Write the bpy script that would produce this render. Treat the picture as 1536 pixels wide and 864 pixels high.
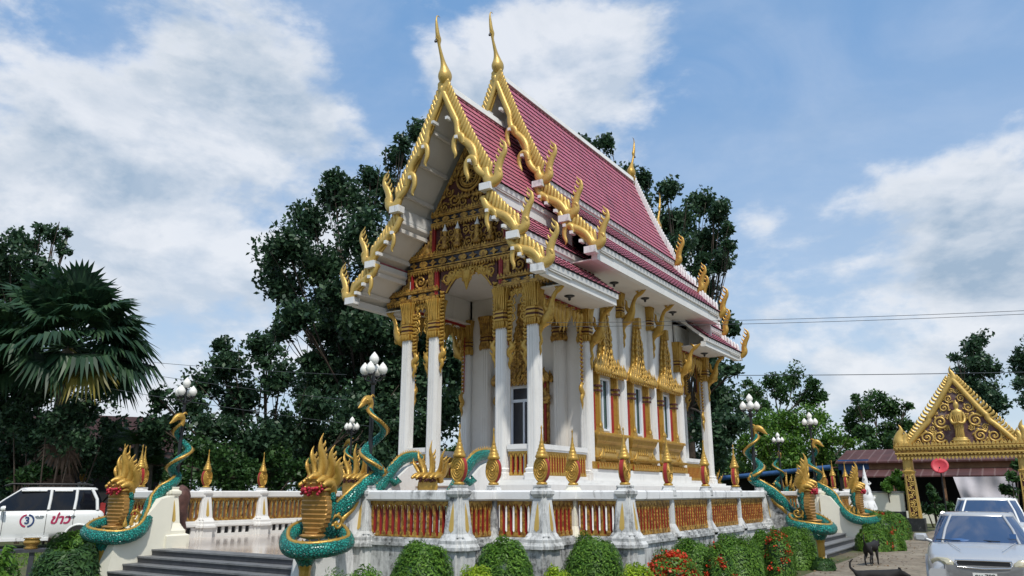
import bpy, bmesh, math, random
import numpy as np
from mathutils import Vector, Matrix

# ---------------------------------------------------------------- clear
for o in list(bpy.data.objects): bpy.data.objects.remove(o)
scene = bpy.context.scene
C = scene.collection
random.seed(7); RNG = np.random.default_rng(7)
R = math.radians
# everything is laid out in design units (1.2 units = 1 m) and brought to metres at the very end
S = 1/1.2
G = -0.25           # ground level in design units

# ---------------------------------------------------------------- camera
YAW, F, PW, PH = R(33.0), 1160.0, 1536, 864
PITCH = math.atan(306/F)
cam_d = bpy.data.cameras.new('camera'); cam = bpy.data.objects.new('camera', cam_d); C.objects.link(cam)
cam.location = (0, 0, 1.7); cam.rotation_euler = (R(90)+PITCH, 0, YAW)
cam_d.sensor_width = 36; cam_d.lens = F/PW*36; cam_d.clip_start = .1; cam_d.clip_end = 3000
scene.camera = cam
CAM = np.array([0, 0, 1.7])
_fw = np.array([-math.sin(YAW)*math.cos(PITCH), math.cos(YAW)*math.cos(PITCH), math.sin(PITCH)])
_rt = np.array([math.cos(YAW), math.sin(YAW), 0.]); _up = np.cross(_rt, _fw)
def ray(x, y): return _fw+_rt*(x-PW/2)/F-_up*(y-PH/2)/F
def at(x, y, d):            # point seen at pixel, at horizontal distance d
    r = ray(x, y); h = math.hypot(r[0], r[1]); return CAM+r*(d/h)
def ground(x, d, z=G):      # ground point under image column x at horizontal distance d
    r = ray(x, 737); h = math.hypot(r[0], r[1]); p = CAM+r*(d/h); return (p[0], p[1], z)

# ---------------------------------------------------------------- render / view
scene.render.engine = 'CYCLES'
scene.view_settings.view_transform = 'Standard'; scene.view_settings.look = 'None'
scene.view_settings.gamma = 1; scene.view_settings.exposure = 0.27

# ---------------------------------------------------------------- sun and sky
SUN_EL, SUN_AZ = R(56), R(128)     # azimuth clockwise from +Y : sun stands behind and right of the camera
sd = Vector((math.sin(SUN_AZ)*math.cos(SUN_EL), math.cos(SUN_AZ)*math.cos(SUN_EL), math.sin(SUN_EL)))
sl = bpy.data.lights.new('sun', 'SUN'); sl.energy = 2.8; sl.angle = R(2.5); sl.color = (1, .95, .87)
so = bpy.data.objects.new('sun', sl); C.objects.link(so); so.location = (0, 0, 60)
so.rotation_euler = (-sd).to_track_quat('-Z', 'Y').to_euler()

class NT:                                                     # tiny node helper
    def __init__(s, tree): s.t = tree; s.n = tree.nodes; s.l = tree.links
    def new(s, typ, **kw):
        n = s.n.new(typ)
        for k, v in kw.items():
            if k == 'inp':
                for a, b in v.items(): s.set(n, a, b)
            else: setattr(n, k, v)
        return n
    def set(s, n, a, b):
        sock = n.inputs[a]
        if isinstance(b, bpy.types.NodeSocket): s.l.new(b, sock)
        else: sock.default_value = b
    def math(s, op, a, b=0.0, c=None):
        n = s.new('ShaderNodeMath', operation=op); s.set(n, 0, a); s.set(n, 1, b)
        if c is not None: s.set(n, 2, c)
        return n.outputs[0]
    def clamp(s, a): n = s.new('ShaderNodeClamp'); s.set(n, 0, a); return n.outputs[0]
    def mix(s, fac, a, b, mode='MIX'):
        n = s.new('ShaderNodeMix', data_type='RGBA', blend_type=mode)
        s.set(n, 0, fac); s.set(n, 6, a); s.set(n, 7, b); return n.outputs[2]
    def ramp(s, fac, stops):
        n = s.new('ShaderNodeValToRGB'); s.set(n, 0, fac)
        e = n.color_ramp.elements
        while len(e) < len(stops): e.new(.5)
        for i, (p, c) in enumerate(stops):
            e[i].position = p; e[i].color = (*c, 1) if len(c) == 3 else c
        return n.outputs[0]
    def noise(s, vec, scale, detail=4, rough=.55, dist=0.0):
        n = s.new('ShaderNodeTexNoise'); s.set(n, 'Vector', vec); n.inputs['Scale'].default_value = scale
        n.inputs['Detail'].default_value = detail; n.inputs['Roughness'].default_value = rough
        n.inputs['Distortion'].default_value = dist; return n.outputs[0]

world = bpy.data.worlds.new('World'); scene.world = world; world.use_nodes = True
w = NT(world.node_tree); w.n.clear()
sky = w.new('ShaderNodeTexSky', sky_type='NISHITA', sun_disc=False, sun_elevation=SUN_EL, sun_rotation=SUN_AZ,
            air_density=1.0, dust_density=1.2, ozone_density=1.6)
tc = w.new('ShaderNodeTexCoord').outputs['Generated']
sep = w.new('ShaderNodeSeparateXYZ'); w.set(sep, 0, tc)
# clouds: fractal noise over the sky dome, denser round a few banks of cloud
warp = w.new('ShaderNodeVectorMath', operation='MULTIPLY'); w.set(warp, 0, tc); warp.inputs[1].default_value = (1, 1, 1.9)
n1 = w.noise(warp.outputs[0], 4.2, 12, .57, .12)
n2 = w.noise(warp.outputs[0], 15.0, 8, .60, .1)
lift = w.new('ShaderNodeVectorMath', operation='ADD'); w.set(lift, 0, warp.outputs[0]); lift.inputs[1].default_value = (.012, -.02, .055)
n1u = w.noise(lift.outputs[0], 4.2, 12, .57, .12)
dens = w.math('ADD', w.math('MULTIPLY', n1, .78), w.math('MULTIPLY', n2, .22))
def bank(px, py, width, amount, squash=1.0):
    global dens
    r = ray(px, py); r = r/np.linalg.norm(r)
    d = w.new('ShaderNodeVectorMath', operation='SUBTRACT'); w.set(d, 0, tc); d.inputs[1].default_value = tuple(r)
    m = w.new('ShaderNodeVectorMath', operation='MULTIPLY'); w.set(m, 0, d.outputs[0]); m.inputs[1].default_value = (1, 1, squash)
    ln = w.new('ShaderNodeVectorMath', operation='LENGTH'); w.set(ln, 0, m.outputs[0])
    k = w.new('ShaderNodeMapRange', interpolation_type='SMOOTHSTEP'); w.set(k, 0, ln.outputs['Value'])
    k.inputs[1].default_value = width; k.inputs[2].default_value = 0.0; k.inputs[3].default_value = 0; k.inputs[4].default_value = amount
    dens = w.math('ADD', dens, k.outputs[0])
# px, py, width, amount : banks of cloud and clear gaps, as directions on the sky dome
for b_ in ((170, 120, .42, .055), (60, 60, .3, .04), (300, 230, .30, .05), (260, 430, .30, .06), (470, 200, .16, .04), (840, 110, .17, .13), (760, 60, .16, .08), (930, 130, .12, .08), (700, 200, .14, .06),
           (1010, 40, .08, .05), (1480, 330, .20, .10), (1440, 280, .07, .10), (1500, 400, .25, .05), (1130, 320, .06, .10), (1265, 565, .05, .12), (1250, 400, .05, .06), (1330, 420, .28, .04),
           (1220, 120, .32, -.14), (1350, 170, .25, -.05), (560, 60, .10, -.10), (600, 130, .08, -.05), (480, 20, .12, -.04), (380, 350, .08, -.03)): bank(*b_)
cov = w.new('ShaderNodeMapRange', interpolation_type='SMOOTHSTEP'); w.set(cov, 0, dens)
cov.inputs[1].default_value = .455; cov.inputs[2].default_value = .605
thick = w.new('ShaderNodeMapRange', interpolation_type='SMOOTHSTEP'); w.set(thick, 0, dens)
thick.inputs[1].default_value = .50; thick.inputs[2].default_value = .68
n3 = w.noise(warp.outputs[0], 3.4, 9, .58, .6)
relief = w.clamp(w.math('ADD', w.math('MULTIPLY', w.math('SUBTRACT', n1u, n1), 7.0), .38))
shade = w.clamp(w.math('ADD', w.math('MULTIPLY', w.math('MULTIPLY', thick.outputs[0], w.ramp(n3, [(.42, (0, 0, 0)), (.62, (1, 1, 1))])), .65), w.math('MULTIPLY', relief, .55)))
ccol = w.mix(shade, (4.9, 5.0, 5.2, 1), (2.0, 2.65, 3.45, 1))
hz = w.new('ShaderNodeMapRange'); w.set(hz, 0, sep.outputs[2]); hz.inputs[1].default_value = 0.0; hz.inputs[2].default_value = .42
hz.inputs[3].default_value = .85; hz.inputs[4].default_value = .7
grad = w.new('ShaderNodeMapRange'); w.set(grad, 0, sep.outputs[2]); grad.inputs[1].default_value = .02; grad.inputs[2].default_value = .5
skyc = w.mix(hz.outputs[0], sky.outputs[0], w.mix(grad.outputs[0], (3.2, 3.85, 4.5, 1), (1.05, 2.2, 4.0, 1)))
full = w.mix(w.clamp(w.math('ADD', w.math('MULTIPLY', cov.outputs[0], .80), w.math('MULTIPLY', w.ramp(n3, [(.35, (0, 0, 0)), (.7, (1, 1, 1))]), .22))), skyc, ccol)
bg = w.new('ShaderNodeBackground'); w.set(bg, 0, full); bg.inputs[1].default_value = .15
wo = w.new('ShaderNodeOutputWorld'); w.l.new(bg.outputs[0], wo.inputs[0])

# ---------------------------------------------------------------- materials
def material(name, col, rough=.6, metal=0.0, var=.0, var_scale=3.0, bump=0.0, bump_scale=20.0, spec=.5, extra=None, coat=0.0):
    m = bpy.data.materials.new(name); m.use_nodes = True
    t = NT(m.node_tree); b = t.n['Principled BSDF']
    co = t.new('ShaderNodeTexCoord').outputs['Object']
    col = (*col, 1); out = None
    if var:
        nz = t.noise(co, var_scale, 6, .6)
        dark = tuple(c*(1-var) for c in col[:3])+(1,); lite = tuple(min(1, c*(1+var*.6)) for c in col[:3])+(1,)
        out = t.mix(t.ramp(nz, [(.32, (0, 0, 0)), (.68, (1, 1, 1))]), dark, lite)
    if extra: out = extra(t, co, out if out is not None else col, b)
    if out is not None: t.set(b, 'Base Color', out)
    else: b.inputs['Base Color'].default_value = col
    b.inputs['Roughness'].default_value = rough; b.inputs['Metallic'].default_value = metal
    b.inputs['Specular IOR Level'].default_value = spec; b.inputs['Coat Weight'].default_value = coat
    if bump:
        bn = t.new('ShaderNodeBump'); bn.inputs['Strength'].default_value = bump; bn.inputs['Distance'].default_value = .03
        t.set(bn, 'Height', t.noise(co, bump_scale, 5, .6)); t.l.new(bn.outputs[0], b.inputs['Normal'])
    return m
def grime(amount, col=(.07, .07, .06), lo=.5, hi=.66, stretch=.25, scale=3.5):
    def f(t, co, c, b):
        mp = t.new('ShaderNodeMapping'); t.set(mp, 0, co); mp.inputs['Scale'].default_value = (1, 1, stretch)
        nz = t.noise(mp.outputs[0], scale, 9, .68, .4)
        fac = t.ramp(nz, [(lo, (0, 0, 0)), (hi, (amount,)*3)])
        nz2 = t.noise(co, 14, 6, .7)
        fac = t.math('MULTIPLY', fac, t.ramp(nz2, [(.35, (.25,)*3), (.6, (1, 1, 1))]))
        return t.mix(fac, c, (*col, 1))
    return f
def leafy(c0, c1, c2):
    m = bpy.data.materials.new('foliage'); m.use_nodes = True
    t = NT(m.node_tree); b = t.n['Principled BSDF']
    geo = t.new('ShaderNodeNewGeometry'); co = t.new('ShaderNodeTexCoord').outputs['Object']
    r = t.math('ADD', t.math('MULTIPLY', geo.outputs['Random Per Island'], .6), t.math('MULTIPLY', t.noise(co, .9, 3), .5))
    col = t.ramp(r, [(.15, c0), (.5, c1), (.9, c2)])
    t.set(b, 'Base Color', col); b.inputs['Roughness'].default_value = .45; b.inputs['Specular IOR Level'].default_value = .35
    tr = t.new('ShaderNodeBsdfTranslucent'); t.set(tr, 0, col)
    mx = t.new('ShaderNodeMixShader'); mx.inputs[0].default_value = .3
    t.l.new(b.outputs[0], mx.inputs[1]); t.l.new(tr.outputs[0], mx.inputs[2])
    t.l.new(mx.outputs[0], t.n['Material Output'].inputs[0]); return m
def gold_wear(dark, lo=.42, hi=.62, sc=9):
    def f(t, co, c, b):
        nz = t.noise(co, sc, 7, .65)
        return t.mix(t.ramp(nz, [(lo, (.75,)*3), (hi, (0, 0, 0))]), c, (*dark, 1))
    return f
def tile_var(t, co, c, b):
    v = t.new('ShaderNodeTexVoronoi'); t.set(v, 'Vector', co); v.inputs['Scale'].default_value = 3.6
    mp = t.new('ShaderNodeMapping'); t.set(mp, 0, co); mp.inputs['Scale'].default_value = (1, 2.5, .5)
    st = t.ramp(t.noise(mp.outputs[0], 1.3, 8, .65), [(.50, (0, 0, 0)), (.72, (.55,)*3)])
    return t.mix(st, t.mix(.07, c, v.outputs['Color'], 'SOFT_LIGHT'), (.10, .05, .06, 1))
M = {}
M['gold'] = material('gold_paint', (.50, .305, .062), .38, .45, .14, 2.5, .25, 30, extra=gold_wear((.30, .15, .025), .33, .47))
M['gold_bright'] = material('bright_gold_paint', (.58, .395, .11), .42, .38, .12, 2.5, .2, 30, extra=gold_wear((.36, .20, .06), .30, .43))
M['gold_old'] = material('old_gilding', (.56, .33, .07), .42, .4, .2, 5, .6, 34, extra=gold_wear((.11, .04, .013), .40, .57, 11))
M['gold_flat'] = material('gold_inset', (.56, .38, .10), .55, .2, .1, 4)
M['recess'] = material('dark_red_ground', (.075, .018, .014), .7, 0, .4, 8)
M['navy'] = material('blue_glass_inlay', (.012, .012, .022), .35, 0, .3, 9)
M['red'] = material('red_paint', (.33, .022, .02), .5, 0, .2, 5)
M['white'] = material('white_wall_paint', (.74, .735, .71), .62, 0, .05, 1.2, .05, 40, extra=grime(.38, (.27, .25, .22), .52, .74, .12, 3))
M['white_worn'] = material('weathered_white_paint', (.74, .745, .74), .7, 0, .06, 2, .15, 30, extra=grime(.9, (.07, .075, .07), .54, .68))
M['white_black'] = material('mould_blackened_white', (.62, .63, .62), .75, 0, .1, 2, .2, 30, extra=grime(.95, (.045, .047, .045), .43, .60, .3, 4))
M['cream'] = material('cream_paint', (.78, .755, .63), .6, 0, .04, 2, .05, 30, extra=grime(.15, (.3, .25, .18), .58, .8))
M['fascia'] = material('white_fascia', (.70, .70, .68), .6, 0, .06, 1.4, 0, 30, extra=grime(.55, (.22, .17, .14), .55, .8, .6, 2.5))
M['soffit'] = material('soffit_paint', (.68, .65, .60), .7, 0, .06, 1.2, extra=grime(.3, (.3, .22, .16), .55, .8, 1, 1.5))
M['tile'] = material('glazed_roof_tile', (.43, .115, .165), .48, 0, .18, 2.2, .08, 40, extra=tile_var)
M['tile_dark'] = material('tile_edge_shade', (.02, .01, .014), .8)  # near-black course edges: shade line under each tile row, put in as colour
def scale_pattern(t, co, c, b):
    v = t.new('ShaderNodeTexVoronoi', feature='DISTANCE_TO_EDGE'); t.set(v, 'Vector', co); v.inputs['Scale'].default_value = 22
    e = t.ramp(v.outputs['Distance'], [(.0, (0, 0, 0)), (.16, (1, 1, 1))])
    bn = t.new('ShaderNodeBump'); bn.inputs['Strength'].default_value = .9; bn.inputs['Distance'].default_value = .02
    t.set(bn, 'Height', e); t.l.new(bn.outputs[0], b.inputs['Normal'])
    return t.mix(e, (.003, .05, .045, 1), c)
M['teal'] = material('teal_glaze', (.018, .27, .22), .3, 0, .35, 6, extra=scale_pattern)
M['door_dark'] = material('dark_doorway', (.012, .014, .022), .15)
M['glass'] = material('window_glass', (.05, .09, .075), .08, 0, .3, 1.5)
M['frame'] = material('white_window_frame', (.72, .78, .86), .45)
M['floor'] = material('polished_terrace_tile', (.46, .40, .35), .12, 0, .25, 1.5)
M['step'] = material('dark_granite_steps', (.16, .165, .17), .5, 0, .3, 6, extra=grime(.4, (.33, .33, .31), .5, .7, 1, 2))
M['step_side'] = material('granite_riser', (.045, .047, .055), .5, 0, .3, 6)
M['black'] = material('black_metal', (.012, .013, .015), .4)
M['lamp'] = material('milk_glass', (.80, .79, .74), .3, 0, .03, 4, spec=.4)
M['car_white'] = material('white_car_paint', (.76, .77, .75), .25, 0, .03, 2, coat=.6)
M['car_silver'] = material('silver_car_paint', (.46, .47, .475), .3, .25, .03, 2, coat=.7)
M['car_glass'] = material('tinted_glass', (.006, .008, .012), .06, 0, 0, spec=.35)
M['windscreen'] = material('windscreen_glass', (.03, .06, .13), .03, 0, 0, spec=1.0)
M['chrome'] = material('chrome', (.7, .7, .7), .12, 1)
M['headlight'] = material('headlight_lens', (.52, .48, .34), .15, .2, .2, 9, coat=.8)
M['tyre'] = material('tyre_rubber', (.02, .02, .02), .8)
M['plate'] = material('number_plate', (.7, .7, .66), .5)
M['bark'] = material('bark', (.07, .052, .038), .9, 0, .4, 6, .6, 12)
M['bark_pale'] = material('pale_bark', (.16, .14, .11), .9, 0, .4, 6, .6, 12)
M['rust'] = material('rusty_roof_sheet', (.15, .055, .042), .7, 0, .35, 1.0, .1, 20)
M['ply'] = material('brown_board', (.26, .14, .07), .8, 0, .35, 1.5)
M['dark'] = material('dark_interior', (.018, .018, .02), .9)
M['blue'] = material('blue_painted_sheet', (.03, .10, .26), .5, 0, .3, 2)
M['tarp'] = material('grey_cloth', (.60, .57, .60), .85, 0, .15, 1.5)
M['dish'] = material('red_dish_mesh', (.62, .055, .08), .55, 0, .15, 6)
M['purple'] = material('faded_maroon_plaster', (.14, .07, .075), .8, 0, .5, 2.5, .3, 12, extra=grime(.7, (.30, .29, .25), .5, .66, 1, 2.4))
M['black_stone'] = material('black_stone_cladding', (.02, .023, .024), .45, 0, .5, 7, .4, 10, extra=grime(.6, (.25, .25, .24), .6, .72, 1, 7))
M['wood'] = material('carved_brown_wood', (.10, .045, .035), .6, 0, .4, 9, .6, 16)
M['brass'] = material('brass', (.62, .36, .10), .25, .9, .2, 5)
M['fur'] = material('black_fur', (.010, .009, .009), .8, 0, .4, 12)
M['flower_red'] = material('red_petals', (.62, .035, .02), .6, 0, .3, 9)
M['flower_pink'] = material('crimson_garland', (.42, .012, .035), .6, 0, .3, 9)
M['palm_dead'] = material('dead_palm_leaf', (.17, .11, .075), .85, 0, .4, 5)
M['decal_red'] = material('crimson_decal', (.42, .02, .09), .5)
M['decal_blue'] = material('navy_decal', (.02, .05, .16), .5)
M['wire'] = material('cable', (.05, .06, .07), .7)
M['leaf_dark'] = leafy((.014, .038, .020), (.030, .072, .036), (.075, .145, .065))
M['leaf_mid'] = leafy((.014, .040, .014), (.032, .085, .022), (.075, .16, .04))
M['leaf_light'] = leafy((.03, .09, .012), (.07, .17, .022), (.16, .30, .04))
M['leaf_shrub'] = leafy((.03, .085, .012), (.075, .18, .02), (.20, .36, .05))
M['leaf_lime'] = leafy((.10, .20, .012), (.26, .40, .02), (.45, .55, .05))
M['leaf_palm'] = leafy((.014, .040, .022), (.026, .070, .034), (.06, .12, .05))
M['leaf_gold'] = leafy((.08, .10, .02), (.22, .19, .03), (.35, .28, .06))
M['grass'] = leafy((.05, .11, .012), (.11, .22, .02), (.2, .34, .05))
M['flower'] = leafy((.40, .02, .015), (.62, .05, .02), (.75, .12, .04))

# ---------------------------------------------------------------- mesh helpers
PI = math.pi
class MB:
    """collects shapes and links them as ONE mesh object"""
    def __init__(s): s.v = []; s.f = []; s.mi = []; s.M = None; s.sm = []
    def add(s, vs, fs, mi=0, smooth=False):
        b = len(s.v)
        if s.M is not None: vs = [s.M @ Vector(v) for v in vs]
        s.v += [tuple(v) for v in vs]
        for f in fs: s.f.append([b+i for i in f]); s.mi.append(mi); s.sm.append(smooth)
    def box(s, x0, x1, y0, y1, z0, z1, mi=0):
        s.add([(x0,y0,z0),(x1,y0,z0),(x1,y1,z0),(x0,y1,z0),(x0,y0,z1),(x1,y0,z1),(x1,y1,z1),(x0,y1,z1)],
              [(0,3,2,1),(4,5,6,7),(0,1,5,4),(1,2,6,5),(2,3,7,6),(3,0,4,7)], mi)
    def cbox(s, cx, cy, cz, sx, sy, sz, mi=0): s.box(cx-sx/2, cx+sx/2, cy-sy/2, cy+sy/2, cz-sz/2, cz+sz/2, mi)
    def loft(s, rings, mi=0, cap=True, smooth=False, closed=True):
        n = len(rings[0]); vs = [p for r in rings for p in r]; fs = []
        for i in range(len(rings)-1):
            for j in range(n if closed else n-1):
                k = (j+1) % n; fs.append((i*n+j, i*n+k, (i+1)*n+k, (i+1)*n+j))
        s.add(vs, fs, mi, smooth)
        if cap: s.add(rings[0], [tuple(range(n))[::-1]], mi); s.add(rings[-1], [tuple(range(n))], mi)
    def prism(s, poly, T, t, mi=0):
        """flat outline poly (a,b) put in space by T(a,b,c) and given the thickness t (c from 0 to t)"""
        n = len(poly); A = [T(a, b, 0) for a, b in poly]; B = [T(a, b, t) for a, b in poly]
        s.add(A+B, [tuple(range(n))[::-1], tuple(range(n, 2*n))]+[(i, (i+1) % n, n+(i+1) % n, n+i) for i in range(n)], mi)
    def lathe(s, prof, c=(0, 0, 0), n=12, mi=0, smooth=True, sx=1, sy=1, cap=True):
        s.loft([[(c[0]+r*sx*math.cos(2*PI*k/n), c[1]+r*sy*math.sin(2*PI*k/n), c[2]+z) for k in range(n)] for r, z in prof], mi, cap, smooth)
    def tube(s, pts, rad, n=8, mi=0, flat=1.0, ref=(0, 0, 1), smooth=True, mod=None, cap=True):
        """tube along pts; flat<1 squeezes it along the axis closest to ref"""
        P = [Vector(tuple(p)[:3]) for p in pts]; m = len(P)
        rad = [rad]*m if isinstance(rad, (int, float)) else rad
        ref = Vector(ref); rings = []
        for i in range(m):
            t = (P[min(i+1, m-1)]-P[max(i-1, 0)]).normalized()
            u = ref - t*ref.dot(t)
            if u.length < 1e-4: u = Vector((1, 0, 0)) - t*t.x
            u.normalize(); v = t.cross(u)
            ring = []
            for j in range(n):
                a = 2*PI*j/n; k = mod(i, j) if mod else 1
                ring.append(P[i]+u*(math.cos(a)*rad[i]*flat*k)+v*(math.sin(a)*rad[i]*k))
            rings.append(ring)
        s.loft(rings, mi, cap, smooth)
    def build(s, name, mat, parent=None, off=(0, 0, 0), recalc=False, kind=None):
        me = bpy.data.meshes.new(name)
        ox, oy, oz = off
        me.from_pydata([(x-ox, y-oy, z-oz) for x, y, z in s.v], [], s.f)
        mats = mat if isinstance(mat, (list, tuple)) else [mat]
        for m in mats: me.materials.append(M[m] if isinstance(m, str) else m)
        me.polygons.foreach_set('material_index', s.mi); me.polygons.foreach_set('use_smooth', s.sm)
        if recalc:
            bm = bmesh.new(); bm.from_mesh(me); bmesh.ops.recalc_face_normals(bm, faces=bm.faces); bm.to_mesh(me); bm.free()
        o = bpy.data.objects.new(name, me); C.objects.link(o)
        if parent: o.parent = parent
        if kind: o['kind'] = kind
        return o

def tag(o, label=None, cat=None, group=None, kind=None):
    if label: o['label'] = label
    if cat: o['category'] = cat
    if group: o['group'] = group
    if kind: o['kind'] = kind
    return o
def thing(name, label, cat, loc=(0, 0, 0), rz=0, group=None):
    o = bpy.data.objects.new(name, None); C.objects.link(o); o.empty_display_size = .2
    o.location = loc; o.rotation_euler = (0, 0, rz); return tag(o, label, cat, group)
KIDS = {}
def kids(o): return [c for c in bpy.data.objects if c.parent == o]
def dup(root, loc, rz=None, label=None, scale=None, mirror=False, parent=None):
    def cp(o, par):
        c = o.copy(); C.objects.link(c)
        if par: c.parent = par
        for k in kids(o): cp(k, c)
        return c
    ks = kids(root); r = root.copy(); C.objects.link(r); r.location = loc
    if parent: r.parent = parent
    if rz is not None: r.rotation_euler = (0, 0, rz)
    if scale: r.scale = scale
    if label: r['label'] = label
    for k in ks: cp(k, r)
    return r
def rect(hx, hy, z, cx=0, cy=0): return [(cx-hx, cy-hy, z), (cx+hx, cy-hy, z), (cx+hx, cy+hy, z), (cx-hx, cy+hy, z)]
def redent(h, z, cx=0, cy=0, k=.22):
    """square with stepped-in corners"""
    a = h; b = h*(1-k); c = h*(1-2*k) if k < .3 else h*.5
    q = [(a, -c), (a, c), (b, c), (b, b), (c, b), (c, a), (-c, a), (-c, b), (-b, b), (-b, c), (-a, c), (-a, -c), (-b, -c), (-b, -b), (-c, -b), (-c, -a), (c, -a), (c, -b), (b, -b), (b, -c)]
    return [(cx+x, cy+y, z) for x, y in q]
def curve(ctrl, n=8):
    """Catmull-Rom through control points (tuples of any size)"""
    P = [np.array(p, float) for p in ctrl]; out = []
    for i in range(len(P)-1):
        p0 = P[max(i-1, 0)]; p1 = P[i]; p2 = P[i+1]; p3 = P[min(i+2, len(P)-1)]
        for k in range(n):
            t = k/n
            out.append(.5*((2*p1)+(-p0+p2)*t+(2*p0-5*p1+4*p2-p3)*t*t+(-p0+3*p1-3*p2+p3)*t**3))
    out.append(P[-1]); return out
def horn(mb, T, ctrl, n=7, seg=5, flat=.45, mi=0):
    """tapered ornament along 2-D control points (a,b,r); T puts (a,b) in space, flat against the plane"""
    pts = curve(ctrl, seg); ref = Vector(T(0, 0, 1))-Vector(T(0, 0, 0))
    mb.tube([T(p[0], p[1], 0) for p in pts], [max(p[2], .004) for p in pts], n, mi, flat, ref)
def flame(mb, T, a, b, h, lean=1, wid=1.0, barbs=3, n=7):
    """kranok flame leaf standing at (a,b), height h, tip leaning to side lean"""
    w = h*.15*wid
    horn(mb, T, [(a, b, w*1.0), (a+lean*h*.10, b+h*.22, w*1.15), (a+lean*h*.06, b+h*.5, w*.75), (a-lean*h*.05, b+h*.76, w*.38), (a+lean*h*.03, b+h, .006)], n)
    for k in range(barbs):
        t = .3+.17*k; x = a-lean*h*(.02-.0*k); r = w*.42*(1-k*.2)
        horn(mb, T, [(x, b+h*(t-.12), r), (x-lean*h*.13*(1-k*.15), b+h*t, r*.8), (x-lean*h*.17*(1-k*.15), b+h*(t+.12), .005)], 5, 3)
def spiral(mb, T, a, b, r, turns=1.4, hand=1, start=0.0, th=.16, leaves=4, n=6):
    """gilded scroll"""
    pts = []; N = int(13*turns)+4
    for i in range(N+1):
        t = i/N; ang = start+hand*2*PI*turns*t; rr = r*(1-.88*t)
        pts.append((a+rr*math.cos(ang), b+rr*math.sin(ang), r*th*(1-.35*t)))
    ref = Vector(T(0, 0, 1))-Vector(T(0, 0, 0))
    mb.tube([T(p[0], p[1], 0) for p in pts], [p[2] for p in pts], n, 0, .8, ref)
    for k in range(leaves):
        t = k/(leaves+1)*.6; ang = start+hand*2*PI*turns*t; rr = r*(1-.88*t)
        x, y = a+rr*math.cos(ang), b+rr*math.sin(ang); ux, uy = math.cos(ang+hand*.5), math.sin(ang+hand*.5)
        horn(mb, T, [(x, y, r*th*1.1), (x+ux*r*.28, y+uy*r*.28, r*th*.8), (x+math.cos(ang+hand*1.1)*r*.5, y+math.sin(ang+hand*1.1)*r*.5, .004)], 5, 2)
    mb.lathe_at(T, a, b, r*.17)
def _lathe_at(s, T, a, b, r):
    c = Vector(T(a, b, 0)); X = Vector(T(1, 0, 0))-Vector(T(0, 0, 0)); Y = Vector(T(0, 1, 0))-Vector(T(0, 0, 0)); Z = X.cross(Y).normalized()
    rings = [[c+X*(q*r*math.cos(2*PI*k/8))+Y*(q*r*math.sin(2*PI*k/8))+sg*Z*(hh*r) for k in range(8)] for q, hh in ((1, 0), (.75, .55), (.3, .8)) for sg in (1,)]
    rings2 = [[2*c-p for p in rg] for rg in rings]
    s.loft(rings, 0, True, True); s.loft(rings2, 0, True, True)
MB.lathe_at = _lathe_at
def teeth(mb, T, a0, a1, b, h, step, down=False, w=.9, thick=.06):
    """row of leaf-shaped teeth"""
    n = max(1, int(round((a1-a0)/step))); st = (a1-a0)/n; s_ = -1 if down else 1
    for i in range(n):
        x = a0+st*(i+.5); q = st*w/2
        mb.prism([(x-q, b), (x+q, b), (x+q*.8, b+s_*h*.45), (x, b+s_*h), (x-q*.8, b+s_*h*.45)], T, thick)
def lozenges(mb, T, a0, a1, b, h, step, thick=.04):
    n = max(1, int(round((a1-a0)/step))); st = (a1-a0)/n
    for i in range(n):
        x = a0+st*(i+.5); q = st*.40
        if i % 2: pts = [(x+q*math.cos(2*PI*k/12), b+h*.46*math.sin(2*PI*k/12)) for k in range(12)]
        else: pts = [(x+q*rr*math.cos(PI*k/4), b+h*.5*rr*math.sin(PI*k/4)) for k, rr in enumerate((1, .5)*4)]
        mb.prism(pts, T, thick)

# ---------------------------------------------------------------- foliage
def leaf_mesh(name, P, size, mat, parent=None, off=(0, 0, 0), up=.35, aspect=.55, seed=0, norm=None):
    """one mesh of many small folded leaves at points P (N,3)"""
    rg = np.random.default_rng(seed); N = len(P)
    nrm = rg.normal(size=(N, 3)); nrm[:, 2] += up*2
    if norm is not None: nrm = nrm*.8+norm*1.0
    nrm /= np.linalg.norm(nrm, axis=1)[:, None]
    a = rg.normal(size=(N, 3)); a[:, 2] -= .5
    a -= nrm*(a*nrm).sum(1)[:, None]; a /= np.linalg.norm(a, axis=1)[:, None]
    b = np.cross(nrm, a); s = size*(.65+.7*rg.random(N))[:, None]
    v = np.empty((N, 4, 3)); v[:, 0] = P-a*s*.5; v[:, 1] = P+b*s*aspect*.5+nrm*s*.08; v[:, 2] = P+a*s*.5; v[:, 3] = P-b*s*aspect*.5+nrm*s*.08
    v = v.reshape(-1, 3)-np.array(off)
    me = bpy.data.meshes.new(name); me.vertices.add(4*N); me.vertices.foreach_set('co', v.ravel())
    me.loops.add(4*N); me.loops.foreach_set('vertex_index', np.arange(4*N, dtype=np.int32))
    me.polygons.add(N); me.polygons.foreach_set('loop_start', np.arange(0, 4*N, 4, dtype=np.int32))
    me.polygons.foreach_set('loop_total', np.full(N, 4, dtype=np.int32)); me.update(calc_edges=True); me.validate()
    me.materials.append(M[mat] if isinstance(mat, str) else mat)
    o = bpy.data.objects.new(name, me); C.objects.link(o)
    if parent: o.parent = parent
    return o
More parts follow.
